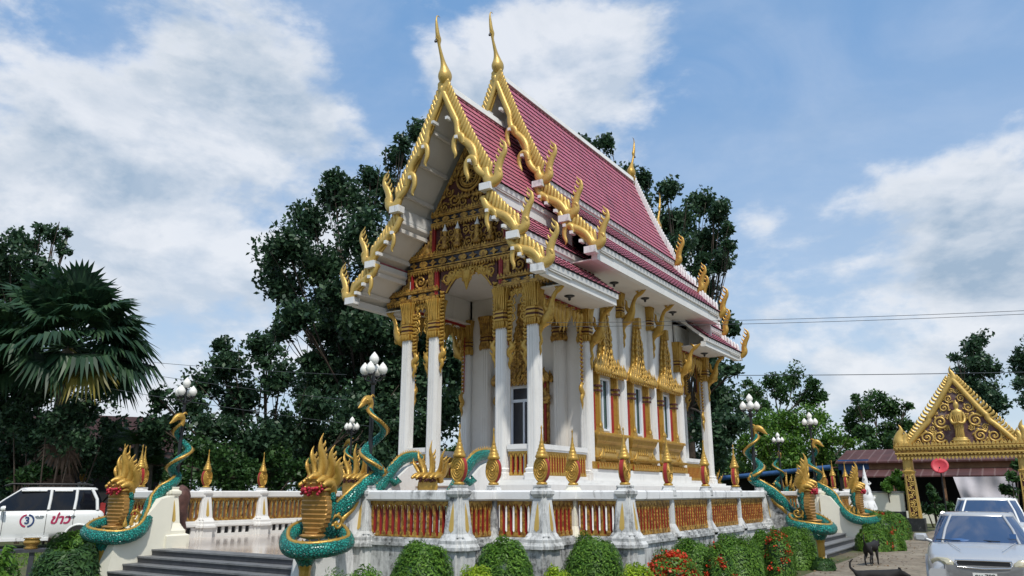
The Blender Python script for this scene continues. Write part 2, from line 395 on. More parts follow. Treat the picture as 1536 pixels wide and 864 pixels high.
def clump(c, r, n, rg, sub=7, squash=.85):
    """leaf positions: a few smaller balls scattered in a big one, leaves mostly near their surfaces"""
    out = []; c = np.array(c)
    k = sub; cs = rg.normal(size=(k, 3)); cs /= np.linalg.norm(cs, axis=1)[:, None]; cs *= (r*.66*rg.random(k)**.45)[:, None]
    rs = r*(.34+.30*rg.random(k))
    m = max(1, n//k)
    for q in range(k):
        d = rg.normal(size=(m, 3)); d /= np.linalg.norm(d, axis=1)[:, None]
        rad = rs[q]*(.25+.9*rg.random(m)**.8)
        p = cs[q]+d*rad[:, None]; p[:, 2] *= squash; out.append(c+p)
    return np.vstack(out)
def tree(name, label, clumps, base, trunk_r, n_per, leaf, mat, cat='tree', group=None, bark='bark', seed=1, fork=.45, sub=7, limbs=True, squash=.85):
    """clumps: list of (x,y,z,r) world points; trunk and limbs reach every clump"""
    rg = np.random.default_rng(seed); root = thing(name, label, cat, base, 0, group); off = base
    P = np.vstack([clump(c[:3], c[3], int(n_per*(c[3]**2)), rg, sub, squash) for c in clumps])
    leaf_mesh('crown', P, leaf, mat, root, off, seed=seed)
    mb = MB(); top = np.array(base, float); cc = np.array([c[:3] for c in clumps]); zmin = min(c[2]-c[3]*.3 for c in clumps)
    fz = base[2]+max(.8, (cc[:, 2].mean()-base[2])*fork)
    f = np.array([base[0]*.8+cc[:, 0].mean()*.2, base[1]*.8+cc[:, 1].mean()*.2, fz])
    b = np.array(base, float); mid = (b+f)/2+rg.normal(size=3)*.15*trunk_r*2
    mb.tube(curve([b-[0, 0, .3], mid, f], 4), [trunk_r*1.25]+[trunk_r*(1-.25*i/7) for i in range(8)], 10)
    for c in clumps:
        e = np.array(c[:3]); d = e-f; m1 = f+d*.4+np.array([0, 0, -.08*np.linalg.norm(d)])+rg.normal(size=3)*.12*c[3]
        r0 = trunk_r*(.16+.16*rg.random())
        pts = curve([f-[0, 0, .2], m1, e], 5); mb.tube(pts, list(np.linspace(r0, .035, len(pts))), 6)
        for k in range(3):
            q = e+rg.normal(size=3)*c[3]*.45; mb.tube([pts[-4], (np.array(pts[-4])+q)/2+rg.normal(size=3)*.08, q], [r0*.35, r0*.22, .02], 5)
    mb.build('trunk', bark, root, off)
    return root

# ---------------------------------------------------------------- ground, road, terrace (the setting)
def sheet(name, poly, z, mat):
    mb = MB(); mb.add([(x, y, z) for x, y in poly], [tuple(range(len(poly)))]); o = mb.build(name, mat); return tag(o, kind='structure')
def ground_col(t, co, c, b):
    a = t.noise(co, .35, 8, .65); g = t.noise(co, 6, 8, .7)
    base = t.ramp(a, [(.36, (.055, .075, .022)), (.5, (.085, .10, .03)), (.62, (.15, .12, .075))])
    return t.mix(t.ramp(g, [(.3, (.65,)*3), (.65, (0, 0, 0))]), base, (.03, .035, .014, 1))
def road_col(t, co, c, b):
    a = t.noise(co, .5, 9, .7, .6); g = t.noise(co, 11, 8, .7); l = t.noise(co, 2.2, 6, .6, 1.5)
    base = t.ramp(a, [(.33, (.13, .105, .075)), (.52, (.25, .21, .155)), (.68, (.33, .29, .22))])
    base = t.mix(t.ramp(l, [(.5, (0, 0, 0)), (.62, (.55,)*3)]), base, (.10, .08, .055, 1))  # dark blotches put dappled tree shade into the concrete colour
    return t.mix(t.ramp(g, [(.35, (.45,)*3), (.6, (0, 0, 0))]), base, (.09, .075, .055, 1))
M['ground'] = material('grass_and_soil', (.1, .1, .05), .95, 0, 0, 1, .5, 9, extra=ground_col)
M['road'] = material('dappled_stained_concrete', (.3, .25, .2), .85, 0, 0, 1, .25, 14, extra=road_col)
sheet('ground', [(-900, -300), (900, -300), (900, 1300), (-900, 1300)], G, 'ground')
sheet('driveway', [(-5.0, 4), (-4.9, 20), (-4.75, 36), (-4.6, 45), (-4.4, 70), (.6, 70), (1.4, 46), (6, 30), (9, 4)], G+.005, 'road')
sheet('cross_road', [(-60, 62), (-60, 68), (60, 68), (60, 62)], G+.010, 'road')

M['copper'] = material('copper_brown_paint', (.26, .11, .04), .5, .1, .2, 5)
M['gold_hood'] = material('bronze_gold_paint', (.46, .25, .07), .38, .4, .2, 5, .3, 30)
XR, XL, YF, YB = -7.03, -22.0, 12.6, 41.4
FLOOR = .33
right_path = [(-11.85, 12.6), (-9.43, 12.6), (-9.43, 13.81), (-8.25, 13.81), (-8.25, 15.12), (-7.03, 15.12)]
side_y = [17.47, 20.0, 22.5, 25.0]
left_path = [(-18.95, 12.75), (-21.35, 12.75), (-21.35, 13.3), (-22.0, 13.3), (-22.0, 13.8)]
mb = MB()
outline = [(-18.95, 12.6), (-11.85, 12.6), (-9.43, 12.6), (-9.43, 13.81), (-8.25, 13.81), (-8.25, 15.12), (-7.03, 15.12), (-7.03, 38.8), (-8.25, 38.8), (-8.25, 40.1), (-9.43, 40.1), (-9.43, 41.4),
           (-19.6, 41.4), (-19.6, 40.1), (-20.8, 40.1), (-20.8, 38.8), (-22, 38.8), (-22, 13.8), (-22, 13.3), (-21.35, 13.3), (-21.35, 12.75), (-18.95, 12.75)]
mb.prism(outline, lambda a, b, c: (a, b, G-.1+c), FLOOR-G+.1)
tag(mb.build('terrace_floor', 'floor'), kind='structure')

# ---------------------------------------------------------------- balustrade kit (local frame: post at origin, disc faces -y, z is design z)
def finial_mb(mb):
    for k, s in ((1, 1),):
        out = []
        for i in range(28):
            a = 2*PI*i/28; x = .17*math.sin(a)*(1-.12*math.cos(a)); z = 2.135-.265*math.cos(a); out.append((x, z))
        mb.prism(out, lambda a, b, c: (a, -.042+c, b), .084, 1)
        for y in (-.045, .045):
            rings = []
            for r in (1.0, .82): rings.append([(x*r, y*1.12, 2.135+(z-2.135)*r) for x, z in out])
            d = .03 if y > 0 else -.03
            mb.prism([(x*.98, 2.135+(z-2.135)*.98) for x, z in out], lambda a, b, c: (a, y+(c-.0 if y > 0 else -c), b), .012)
            for r in (.155, .115, .075, .038):
                pts = [(r*1.0*math.sin(2*PI*i/20), y*1.28, 2.135-r*1.45*math.cos(2*PI*i/20)) for i in range(21)]
                mb.tube(pts, .014, 5, 0)
            mb.lathe_at(lambda a, b, c: (a, y*1.3-c, 2.135+b), 0, 0, .03)
    mb.lathe([(.10, 1.84), (.115, 1.86), (.10, 1.885), (.075, 1.90)], (0, 0, 0), 12)
    mb.lathe([(.115, 2.36), (.135, 2.39), (.12, 2.43), (.105, 2.45), (.11, 2.475), (.09, 2.50), (.08, 2.52), (.085, 2.54), (.065, 2.57), (.058, 2.59), (.062, 2.61),
              (.045, 2.65), (.04, 2.67), (.044, 2.685), (.03, 2.72), (.022, 2.80), (.024, 2.82), (.014, 2.86), (.012, 2.95), (.022, 2.975), (.002, 3.03)], (0, 0, 0), 12)
def post(root, x, y, face, big=True, finial=True, worn=True, ox=(0, 0, 0), h0=None, mat=None):
    """face: angle the finial disc looks to (0 = -y)"""
    mat = mat or ('white_black' if worn else 'white'); q = .33 if big else .22
    mb = MB(); mb.M = Matrix.Translation((x, y, 0))
    h0 = G if h0 is None else h0
    if big:
        mb.loft([redent(.30, h0), redent(.30, .62)]); mb.loft([redent(.37, .62), redent(.37, .68), redent(.33, .74), redent(.33, .80), redent(.28, .86)])
        mb.loft([redent(.27, .86, k=.15), redent(.23, .92, k=.15), redent(.155, 1.58, k=.15), redent(.15, 1.62, k=.15)])
        mb.loft([redent(.18, 1.60), redent(.22, 1.66), redent(.22, 1.72), redent(.17, 1.745), redent(.15, 1.78), redent(.16, 1.80), redent(.16, 1.83)])
    else:
        mb.loft([redent(.20, h0), redent(.20, .70), redent(.24, .73), redent(.21, .80)]); mb.loft([redent(.19, .80, k=.15), redent(.10, 1.0, k=.15), redent(.095, 1.55, k=.15)])
        mb.loft([redent(.12, 1.54), redent(.16, 1.62), redent(.15, 1.745), redent(.12, 1.80), redent(.13, 1.83)])
    p = mb.build('post', mat, root, ox)
    if big:
        mb = MB()
        for k in range(4):
            mb.M = Matrix.Translation((x, y, 0)) @ Matrix.Rotation(k*PI/2, 4, 'Z')
            out = [(-.055, .99), (0, .94), (.055, .99), (.052, 1.1), (.028, 1.35), (0, 1.50), (-.028, 1.35), (-.052, 1.1)]
            mb.prism(out, lambda a, b, c: (a, -.222+(b-.94)*.117-c, b), .012)
        mb.build('inset', 'gold_flat', p, ox)
    if finial:
        mb = MB(); mb.M = Matrix.Translation((x, y, 0)) @ Matrix.Rotation(face, 4, 'Z'); finial_mb(mb)
        mb.build('finial', ['gold', 'red'], p, ox)
def slats(mb, x0, x1, zb=.84, zt=1.52, step=.165, wid=.075, d=.09, openw=False):
    """gold slats with red sides along x at y=0"""
    n = max(1, int(round((x1-x0)/step))); st = (x1-x0)/n; T = lambda a, b, c: (a, -.055-c, b)
    for i in range(n):
        x = x0+st*(i+.5); w_ = wid/2
        mb.box(x-w_, x+w_, -.045, .045, zb+.02, zt-.02, 1)
        for s in (-1, 1):
            TT = (lambda a, b, c, s=s: (a, s*(.045+c), b))
            mb.prism([(x-w_*.8, zb+.1), (x+w_*.8, zb+.1), (x+w_*.8, zt-.12), (x, zt-.04), (x-w_*.8, zt-.12)], TT, .014)
            mb.prism([(x-w_*1.35, zb), (x+w_*1.35, zb), (x+w_*1.3, zb+.07), (x+w_*.6, zb+.10), (x, zb+.19), (x-w_*.6, zb+.10), (x-w_*1.3, zb+.07)], TT, .022)
            q = st/2
            mb.prism([(x-q, zt+.002), (x-q, zt-.17), (x-q*.75, zt-.10), (x-q*.2, zt-.05), (x+q*.2, zt-.05), (x+q*.75, zt-.10), (x+q, zt-.17), (x+q, zt+.002)], TT, .018)
            for k in range(5):
                zz = zb+.2+(zt-zb-.36)*k/4
                mb.prism([(x-w_*.55, zz), (x, zz-.035), (x+w_*.55, zz), (x, zz+.035)], (lambda a, b, c, s=s: (a, s*(.059+c), b)), .007)
        mb.box(x-st/2, x+st/2, -.035, .035, zt-.07, zt, 1)
    mb.box(x0, x1, -.05, .05, zb-.02, zb+.02)
def run(root, p0, p1, ox, wall_mat='white_black', worn=True, holes=False, rail=True, pan=True, step=.165, gap=.14):
    """plinth wall, panel of slats and top rail between two posts"""
    a = Vector((*p0, 0)); b = Vector((*p1, 0)); L = (b-a).length; ang = math.atan2(b.y-a.y, b.x-a.x)
    T = Matrix.Translation(a) @ Matrix.Rotation(ang, 4, 'Z'); g = gap
    mb = MB(); mb.M = T
    if holes:
        mb.box(0, L, -.13, .13, FLOOR-.2, .43); mb.box(0, L, -.13, .13, .63, .80)
        nh = max(1, int((L-.6)/.27)); xs = [L/2-(nh-1)*.135+.27*i for i in range(nh)]; e = 0
        for x in xs: mb.box(e, x-.085, -.13, .13, .43, .63); e = x+.085
        mb.box(e, L, -.13, .13, .43, .63); bk = MB(); bk.M = T; bk.box(.1, L-.1, -.075, -.06, .40, .66); bk.build('vent_shade_sheet', 'dark', root, ox)  # dark sheet added inside the wall so the vent holes look shaded
    else: mb.box(0, L, -.15, .15, G-.05, .66)
    mb.box(0, L, -.20, .20, .66, .72); mb.box(0, L, -.16, .16, .72, .79); mb.box(0, L, -.12, .12, .79, .818)
    mb.build('plinth', wall_mat, root, ox)
    if pan and L > .6:
        mb = MB(); mb.M = T; slats(mb, g, L-g, step=step); mb.build('slat_panel', ['gold_old', 'copper' if holes else 'red'], root, ox)
    if rail:
        mb = MB(); mb.M = T; mb.loft([[(x, s*y, z) for s, y, z in ((-1, .10, 1.525), (-1, .15, 1.56), (-1, .15, 1.70), (-1, .12, 1.735), (1, .12, 1.735), (1, .15, 1.70), (1, .15, 1.56), (1, .10, 1.525))] for x in (0, L)])
        mb.build('top_rail', 'white_worn' if worn else 'white', root, ox)

bal = thing('balustrade', 'weathered white balustrade with gold and red slats round the nearest stepped terrace corner', 'balustrade', (-8.8, 13.5, G), group='balustrades round the terrace')
o_ = (-8.8, 13.5, G)
for i in range(5): run(bal, right_path[i], right_path[i+1], o_)
post(bal, *right_path[0], 0, True, False, ox=o_)
post(bal, *right_path[1], 0, ox=o_); post(bal, *right_path[2], 0, False, ox=o_); post(bal, *right_path[3], 0, ox=o_)
post(bal, *right_path[4], 0, False, ox=o_, mat='cream'); post(bal, *right_path[5], PI/2, ox=o_)

o_ = (XR, 20, G)
bal = thing('balustrade', 'weathered white side balustrade with gold slat panels running back to the side steps', 'balustrade', o_, group='balustrades round the terrace')
ys = [15.12]+side_y
for a, b in zip(ys, ys[1:]): run(bal, (XR, a), (XR, b), o_, wall_mat='white_black', step=.165)
for y in side_y[:-1]: post(bal, XR, y, PI/2, False, ox=o_)
post(bal, XR, 25.0, PI/2, True, False, ox=o_)

o_ = (XR, 37, G)
bal = thing('balustrade', 'cream and gold balustrade beyond the side steps, far end of the terrace', 'balustrade', o_, group='balustrades round the terrace')
far = [(-7.03, 33.3), (-7.03, 36.0), (-7.03, 38.8), (-8.25, 38.8), (-8.25, 40.1), (-9.43, 40.1), (-9.43, 41.4), (-10.95, 41.4)]
for a, b in zip(far, far[1:]): run(bal, a, b, o_, wall_mat='cream', worn=False)
post(bal, *far[0], PI/2, True, False, False, o_, mat='cream')
for i in (1, 2, 4, 6): post(bal, *far[i], PI/2 if i < 3 else 0, i != 4, True, False, o_)
post(bal, *far[3], PI/2, False, True, False, o_); post(bal, *far[5], PI/2, False, True, False, o_)

o_ = (XL, 18, FLOOR)
bal = thing('balustrade', 'clean white balustrade with gold panels and small square vents, far left of terrace', 'balustrade', o_, group='balustrades round the terrace')
ly_ = [13.8, 16.0, 18.2, 20.4, 22.6]
for a, b in zip(ly_, ly_[1:]): run(bal, (XL, a), (XL, b), o_, wall_mat='white', worn=False, holes=True, step=.19)
for y in ly_[1:-1]: post(bal, XL, y, PI/2, True, True, False, o_)
post(bal, XL, 22.6, PI/2, True, False, False, o_)
o_ = (-20, 12.75, G)
bal = thing('balustrade', 'short white and gold balustrade at the stepped left front corner of the terrace', 'balustrade', o_, group='balustrades round the terrace')
for a, b in zip(left_path, left_path[1:]): run(bal, a, b, o_, wall_mat='cream', worn=False)
for i, (x, y) in enumerate(left_path):
    post(bal, x, y, 0 if i != 4 else PI/2, i in (0, 1, 4), i > 0, False, o_, mat='cream' if i == 0 else None)
mb = MB(); mb.loft([redent(.52, FLOOR-.05, -18.95, 12.7), redent(.52, .62, -18.95, 12.7), redent(.42, .66, -18.95, 12.7), redent(.42, .74, -18.95, 12.7), redent(.35, .8, -18.95, 12.7)]); mb.build('pedestal', 'cream', bal, o_)

# ---------------------------------------------------------------- steps with cheek walls (local frame: +u outward, v along, z local from the ground)
def stairs(name, label, loc, rz, vL, vR, n, mat_wall):
    root = thing(name, label, 'steps', loc, rz, 'flights of steps up to the terrace')
    H = FLOOR-G; r = H/n; T0 = .15
    for k in range(n):
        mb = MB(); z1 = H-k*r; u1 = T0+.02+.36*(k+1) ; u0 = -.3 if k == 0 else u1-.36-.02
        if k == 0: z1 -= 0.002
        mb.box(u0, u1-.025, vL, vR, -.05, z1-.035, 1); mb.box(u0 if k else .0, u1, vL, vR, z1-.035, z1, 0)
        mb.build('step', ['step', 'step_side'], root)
    for v in (vL, vR):
        s = -1 if v == vL else 1; mb = MB()
        out = [(.05, -.05), (1.62, -.05), (1.5, .85), (1.2, 1.05), (.85, 1.28), (.6, 1.55), (.4, 1.78), (.05, 1.86)]
        mb.prism(out, lambda a, b, c: (a, v+s*c, b), .42); mb.build('cheek_wall', mat_wall[0 if v == vL else 1], root)
        mb = MB(); mb.box(-.0, 1.75, v+s*.43 if s > 0 else v-.47, v+.47 if s > 0 else v-.43, -.05, .18); mb.build('skirting', 'white_worn', root)
    return root
# front: u = -Y ; local +x -> world -Y, local +y -> world +X
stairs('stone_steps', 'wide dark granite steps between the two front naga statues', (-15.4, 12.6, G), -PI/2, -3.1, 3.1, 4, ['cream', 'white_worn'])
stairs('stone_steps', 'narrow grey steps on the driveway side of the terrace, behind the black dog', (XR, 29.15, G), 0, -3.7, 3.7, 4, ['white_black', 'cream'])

# ---------------------------------------------------------------- naga statue (local: +x outward, +y to the stair side, z from the ground)
def naga(label, loc, rz, mirror=1, garland=True, tilt=0.0, group='naga statues guarding the terrace steps'):
    root = thing('naga_statue', label, 'naga statue', loc, rz, group)
    m = mirror
    hel = []
    for i in range(15):
        t = i/14; a = PI*.2-t*3.1*PI; rr = .13+.07*math.sin(PI*t)
        hel.append((-.14+rr*math.cos(a), rr*math.sin(a)*m, 3.72-1.5*t, .045+.085*t**.8))
    body = hel[:-1]+[(.10, .02*m, 2.10, .14), (.32, .0, 1.95, .155), (.58, .08*m, 1.68, .165), (.78, .28*m, 1.36, .165), (1.12, .54*m, 1.12-tilt, .165), (1.58, .52*m, .99-tilt, .165), (1.95, .12*m, .93, .16),
           (1.93, -.34*m, .96+tilt*.6, .155), (1.52, -.64*m, 1.06+tilt, .15), (1.04, -.52*m, 1.14+tilt, .145), (.84, -.12*m, 1.18, .135), (1.08, .08*m, 1.16, .13), (1.34, .02*m, 1.20, .13),
           (1.30, 0, 1.42, .13), (1.20, 0, 1.72, .12), (1.22, 0, 2.0, .12), (1.40, 0, 2.22, .10)]
    pts = curve(body, 6); n = 20
    def scales(i, j): 
        return 1+.055*abs(math.sin(PI*(i*.5+ (j % 2)*.5)))+.02*((i+j) % 2)
    mb = MB(); mb.tube([p[:3] for p in pts], [p[3]*.9 for p in pts], n, 0, 1, (0, 0, 1), True, scales)
    bd = mb.build('body', 'teal', root)
    # gilded spine crest
    mb = MB(); cr = []
    for i in range(0, len(pts)-14):
        p = pts[i]; q = pts[min(i+1, len(pts)-1)]; t = Vector(q[:3])-Vector(p[:3]); up = Vector((0, 0, 1)); up = (up-t*up.dot(t)/max(t.length_squared, 1e-6))
        if i < 84 and t.length_squared and abs(t.normalized().z) > .55: up = Vector((p[0]+.14, p[1], 0)) if Vector((p[0]+.14, p[1], 0)).length > .05 else up
        up.normalize(); cr.append(Vector(p[:3])+up*p[3]*.89)
    mb.tube(cr, .042, 6, 0)
    for i in range(3, len(cr)-1, 2):
        d = (cr[i]-Vector(pts[i][:3])).normalized(); tt = (cr[i+1]-cr[i-1]).normalized()
        mb.add([cr[i]-tt*.03+d*.02, cr[i]+tt*.03+d*.02, cr[i]-tt*.03+d*.085], [(0, 1, 2)]); mb.add([cr[i]-tt*.03+d*.02, cr[i]+tt*.03+d*.02, cr[i]-tt*.03+d*.085], [(2, 1, 0)])
    mb.build('spine_crest', 'gold', root)
    # gilded gusset under the neck of the tail
    mb = MB(); mb.tube(curve([(.30, 0, 1.80, .02), (.42, 0, 1.62, .07), (.62, .03*m, 1.45, .07), (.74, .1*m, 1.26, .02)], 4), [.02]+[.06]*11+[.02], 6); mb.M = None
    mb.build('leg_ornament', 'gold', root)
    # swan head on the tail tip
    mb = MB(); h0 = Vector(hel[0][:3])
    hp = curve([(*(h0-Vector((0, 0, .05))), .06), (h0.x-.03, h0.y, h0.z+.10, .07), (h0.x+.05, h0.y, h0.z+.19, .10), (h0.x+.17, h0.y, h0.z+.15, .085), (h0.x+.27, h0.y, h0.z+.05, .05), (h0.x+.36, h0.y, h0.z-.02, .012)], 5)
    mb.tube([p[:3] for p in hp], [p[3] for p in hp], 10, 0, .75, (0, 1, 0))
    for s in (-1, 1): mb.lathe_at(lambda a, b, c, s=s: (h0.x+.15+a, h0.y+s*(.07+c*.0), h0.z+.17+b), 0, 0, .025)
    horn(mb, lambda a, b, c: (h0.x+a, h0.y+c, h0.z+b), [(.0, .24, .03), (-.08, .30, .03), (-.14, .26, .01)], 5, 3)
    mb.build('tail_head', 'gold', root)
    # hood: belly plates facing outward
    mb = MB(); rows = 12; rings = []
    for i in range(rows+1):
        t = i/rows; z = 1.12+1.02*t; w_ = .17+.17*math.sin(PI*min(1, t*1.05)**.9)+.05*t; x = 1.50-.06*math.sin(PI*t)+.06*t
        for dz, dx in ((0, 0), (.062, .022)):
            rings.append([(x+dx+.05*math.cos(a), w_*math.sin(a)*(1), z+dz) for a in np.linspace(-PI*.5, PI*.5, 9)]+[(x-.10+.06*math.cos(a)-.05, w_*.9*math.sin(a), z+dz) for a in np.linspace(PI*.5, -PI*.5, 5)])
    mb.loft(rings, 0, True, False); 
    mb.lathe([(.10, 0), (.22, .03), (.26, .08), (.20, .10)], (1.48, 0, 1.06), 12)
    mb.build('hood', 'gold_hood', root)
    for s in (-1, 1): mb = MB(); mb.tube(curve([(1.30, s*.15, 1.2, 0), (1.27, s*.27, 1.6, 0), (1.28, s*.27, 1.95, 0), (1.34, s*.2, 2.15, 0)], 5), [.05]+[.09]*14+[.04], 8, 0, .7); mb.build('hood_edge', 'teal', root)
    # five heads with tall flame crests
    for k, (v, hh, dz) in enumerate(((0, .90, .04), (-.17, .72, -.02), (.17, .72, -.02), (-.30, .54, -.08), (.30, .54, -.08))):
        hd = MB(); z0 = 2.10+dz; x0 = 1.42-abs(v)*.25
        hd.tube(curve([(x0-.08, v*.9, z0-.1, .09), (x0, v, z0+.08, .11), (x0+.14, v*1.08, z0+.10, .075), (x0+.26, v*1.15, z0+.05, .04)], 4), [.09, .095, .1, .11, .11, .105, .1, .09, .075, .065, .055, .05, .04], 8, 0, .8, (0, 1, 0))
        hd.tube([(x0+.04, v, z0-.01), (x0+.14, v*1.08, z0-.02), (x0+.22, v*1.12, z0-.04)], [.05, .04, .02], 6)
        T = lambda a, b, c, x0=x0, v=v, z0=z0: (x0-.04-a*.75, v*1.0+(a*.25+b*.32)*(1 if v > 0 else -1 if v < 0 else 0)+c*.0001+(c if v == 0 else c), z0+.08+b)
        TT = lambda a, b, c, x0=x0, v=v, z0=z0: (x0-.04-a, v+b*.30*(v/.17 if v else 0)*.6+c, z0+.06+b)
        w_ = .115
        horn(hd, TT, [(0, 0, w_), (.07, hh*.22, w_*1.15), (.05, hh*.45, w_*.95), (-.03, hh*.68, w_*.6), (-.03, hh*.85, w_*.3), (.03, hh, .008)], 8, 5, .5)
        for q in range(5):
            t = .18+q*.14; horn(hd, TT, [(.10-.03*q, hh*(t-.06), .045), (.20-.03*q, hh*(t+.03), .032), (.21-.03*q, hh*(t+.11), .004)], 5, 3, .6)
        hd.build('crest_head', 'gold', root)
    if garland:
        mb = MB(); rg = random.Random(3)
        for i in range(44):
            a = -1.2+2.4*i/43; x = 1.46+.16*math.cos(a); y = .30*math.sin(a)*1.1; z = 2.02-.07*math.cos(a*1.2)+rg.uniform(-.08, .08)
            mb.lathe([(.01, -.03), (.038, -.01), (.03, .015), (.01, .03)], (x+rg.uniform(-.02, .04), y, z), 6)
        mb.build('flower_garland', 'flower_pink', root)
    # curled front claw ornament and the supporting post
    for s in (-1, 1): mb = MB(); spiral(mb, lambda a, b, c, s=s: (1.1+a, s*.26+c, 1.35+b), 0, 0, .17, 1.2, s, .5, .2, 3); mb.build('curl_ornament', 'gold', root)
    for k in range(4):
        mb = MB()
        T = lambda a, b, c, k=k: (.9+.16*k, .33*m+c, 1.22-.03*k+b); flame(mb, T, 0, 0, .24, -1, 1.5, 2); mb.build('claw_ornament', 'gold', root)
    mb = MB(); mb.lathe([(.14, -.05), (.14, .06), (.10, .10), (.11, .5), (.14, .60), (.12, .66)], (1.62, 0, 0), 8, 0, False); mb.build('support_post', 'gold', root)
    mb = MB(); mb.lathe([(.11, .55), (.20, .70), (.23, .80), (.18, .9)], (1.62, 0, 0), 12); mb.build('support_collar', 'teal', root)
    return root
naga('nearest green and gold naga statue, coiled in a ring right of the front steps', (-11.85, 12.6, G), -PI/2, -1, True, -.14)
naga('green and gold naga statue left of the front steps, beside the white car', (-18.95, 12.75, G), -PI/2, 1, True, .10)
naga('green naga statue on the nearer cheek of the side steps, above the clipped shrubs', (XR, 25.0, G), 0, 1, True, -.12)
naga('green naga statue on the farther cheek of the side steps, beside the cream wall', (XR, 33.3, G), 0, -1, True, .10)
naga('distant naga statue whose tail shows behind the nearest coiled one, left side of terrace', (XL-.4, 22.6, G), PI, -1, False)
naga('distant naga statue behind the side balustrade, in front of bright green bushes', (-10.95, 42.6, G), PI/2, -1, False)

# ---------------------------------------------------------------- lamp posts
def lamp_post(label, loc, top=4.75-G):
    root = thing('street_lamp', label, 'street lamp', loc, .4, 'black lamp posts with white lotus bud globes')
    mb = MB(); mb.tube([(0, 0, 0), (0, 0, 1.6), (0, 0, top-.55)], [.075, .06, .04], 8); mb.lathe([(.14, 0), (.14, .2), (.09, .3)], (0, 0, 0), 10)
    mb.lathe([(.04, 0), (.08, .05), (.05, .12), (.04, .2)], (0, 0, top-.75), 8); mb.tube([(0, 0, top-.6), (0, 0, top-.27)], .03, 6)
    mb.build('pole', 'black', root)
    spots = [(0, 0, top-.28)]
    for k in range(4):
        a = k*PI/2; x, y = .21*math.cos(a), .21*math.sin(a); spots.append((x, y, top-.52))
        ar = MB(); ar.tube(curve([(0, 0, top-.60), (x*.6, y*.6, top-.66), (x, y, top-.58)], 4), .02, 5); ar.lathe([(.02, -.05), (.06, -.02), (.07, .01), (.04, .02)], (x, y, top-.53), 10); ar.build('arm', 'black', root)
    for p in spots:
        g = MB(); g.lathe([(.04, .0), (.085, .045), (.108, .105), (.10, .155), (.068, .21), (.03, .255), (.005, .285)], p, 14); g.build('globe', 'lamp', root)
    return root
lamp_post('black lamp post with five white globes behind the nearest coiled naga', (-11.97, 12.75, G))
lamp_post('black lamp post with five white globes behind the left front naga', (-19.05, 12.93, G))
lamp_post('black lamp post with white globes rising from the nearer side naga by the temple back', (XR-.14, 25.0, G))
lamp_post('black lamp post with white globes over the farther side naga, above the rusty roof edge', (XR-.14, 33.3, G), 4.85-G)
lamp_post('small distant lamp post seen in the dark gap left of the temple columns', (XL-.25, 22.6, G), 4.6-G)
lamp_post('lowest distant lamp post, in front of bright green bushes right of the temple', (-10.85, 42.5, G), 4.75-G)

# ================================================================ THE TEMPLE (local: x across, y along the ridge from the middle, z is design z)
CX, CYT = -14.35, 27.0
temple = thing('temple', 'tall white and gold temple with steep maroon tiled roofs in stacked tiers on the terrace', 'temple', (CX, CYT, FLOOR))
TO = (0, 0, FLOOR)
def tb(mb, name, mat, parent=None, recalc=False): return mb.build(name, mat, parent or temple, TO, recalc)
YP, YH = 7.45, 4.13          # porch column line, hall wall line (half lengths)
YM, YG = 5.85, 8.95          # main gable plane, porch gable plane

# ---- base
mb = MB()
for h, l, z0, z1 in ((3.45, 8.3, FLOOR-.1, .62), (3.3, 8.15, .62, .74), (3.2, 8.05, .74, 1.45), (3.28, 8.12, 1.45, 1.53), (3.36, 8.2, 1.53, 1.9), (3.2, 8.05, 1.9, 1.97), (3.02, 7.9, 1.97, 2.05)):
    mb.box(-h, h, -l, l, z0, z1)
tb(mb, 'base', 'white')
mb = MB(); mb.box(-2.75, 2.75, -YH-.25, YH+.25, 2.04, 2.3); mb.box(-2.68, 2.68, -YH-.18, YH+.18, 2.3, 2.42); tb(mb, 'base_moulding', 'white')
mb = MB(); mb.box(-2.7, 2.7, -7.7, 7.7, 2.05, 2.056); tb(mb, 'porch_floor', 'floor')

# ---- hall walls with window and door openings
WIN = [-YH+1.35+2.75*k for k in range(3)]; WW, WZ0, WZ1 = .36, 3.72, 5.52
for s in (-1, 1):
    mb = MB(); x0, x1 = sorted((s*2.28, s*2.40)); e = -YH
    for y in WIN: mb.box(x0, x1, e, y-WW, 2.3, 9.0); mb.box(x0, x1, y-WW, y+WW, 2.3, WZ0); mb.box(x0, x1, y-WW, y+WW, WZ1, 9.0); e = y+WW
    mb.box(x0, x1, e, YH, 2.3, 9.0); tb(mb, 'side_wall', 'white')
for s in (-1, 1):
    mb = MB(); y0, y1 = sorted((s*(YH-.1), s*YH)); e = -2.4
    for a, b, z in ((-2.4, -.5, 0), (-.5, .5, 5.3), (.5, 2.4, 0)): mb.box(a, b, y0, y1, max(2.05, z), 9.0)
    mb.prism([(-2.4, 9.0), (2.4, 9.0), (.05, 14.0), (-.05, 14.0)], lambda a, b, c: (a, y0+c, b), .1)
    tb(mb, 'end_wall', 'soffit')
mb = MB(); mb.box(-2.25, 2.25, -YH+.15, YH-.15, 2.1, 2.12); tb(mb, 'hall_floor', 'dark')

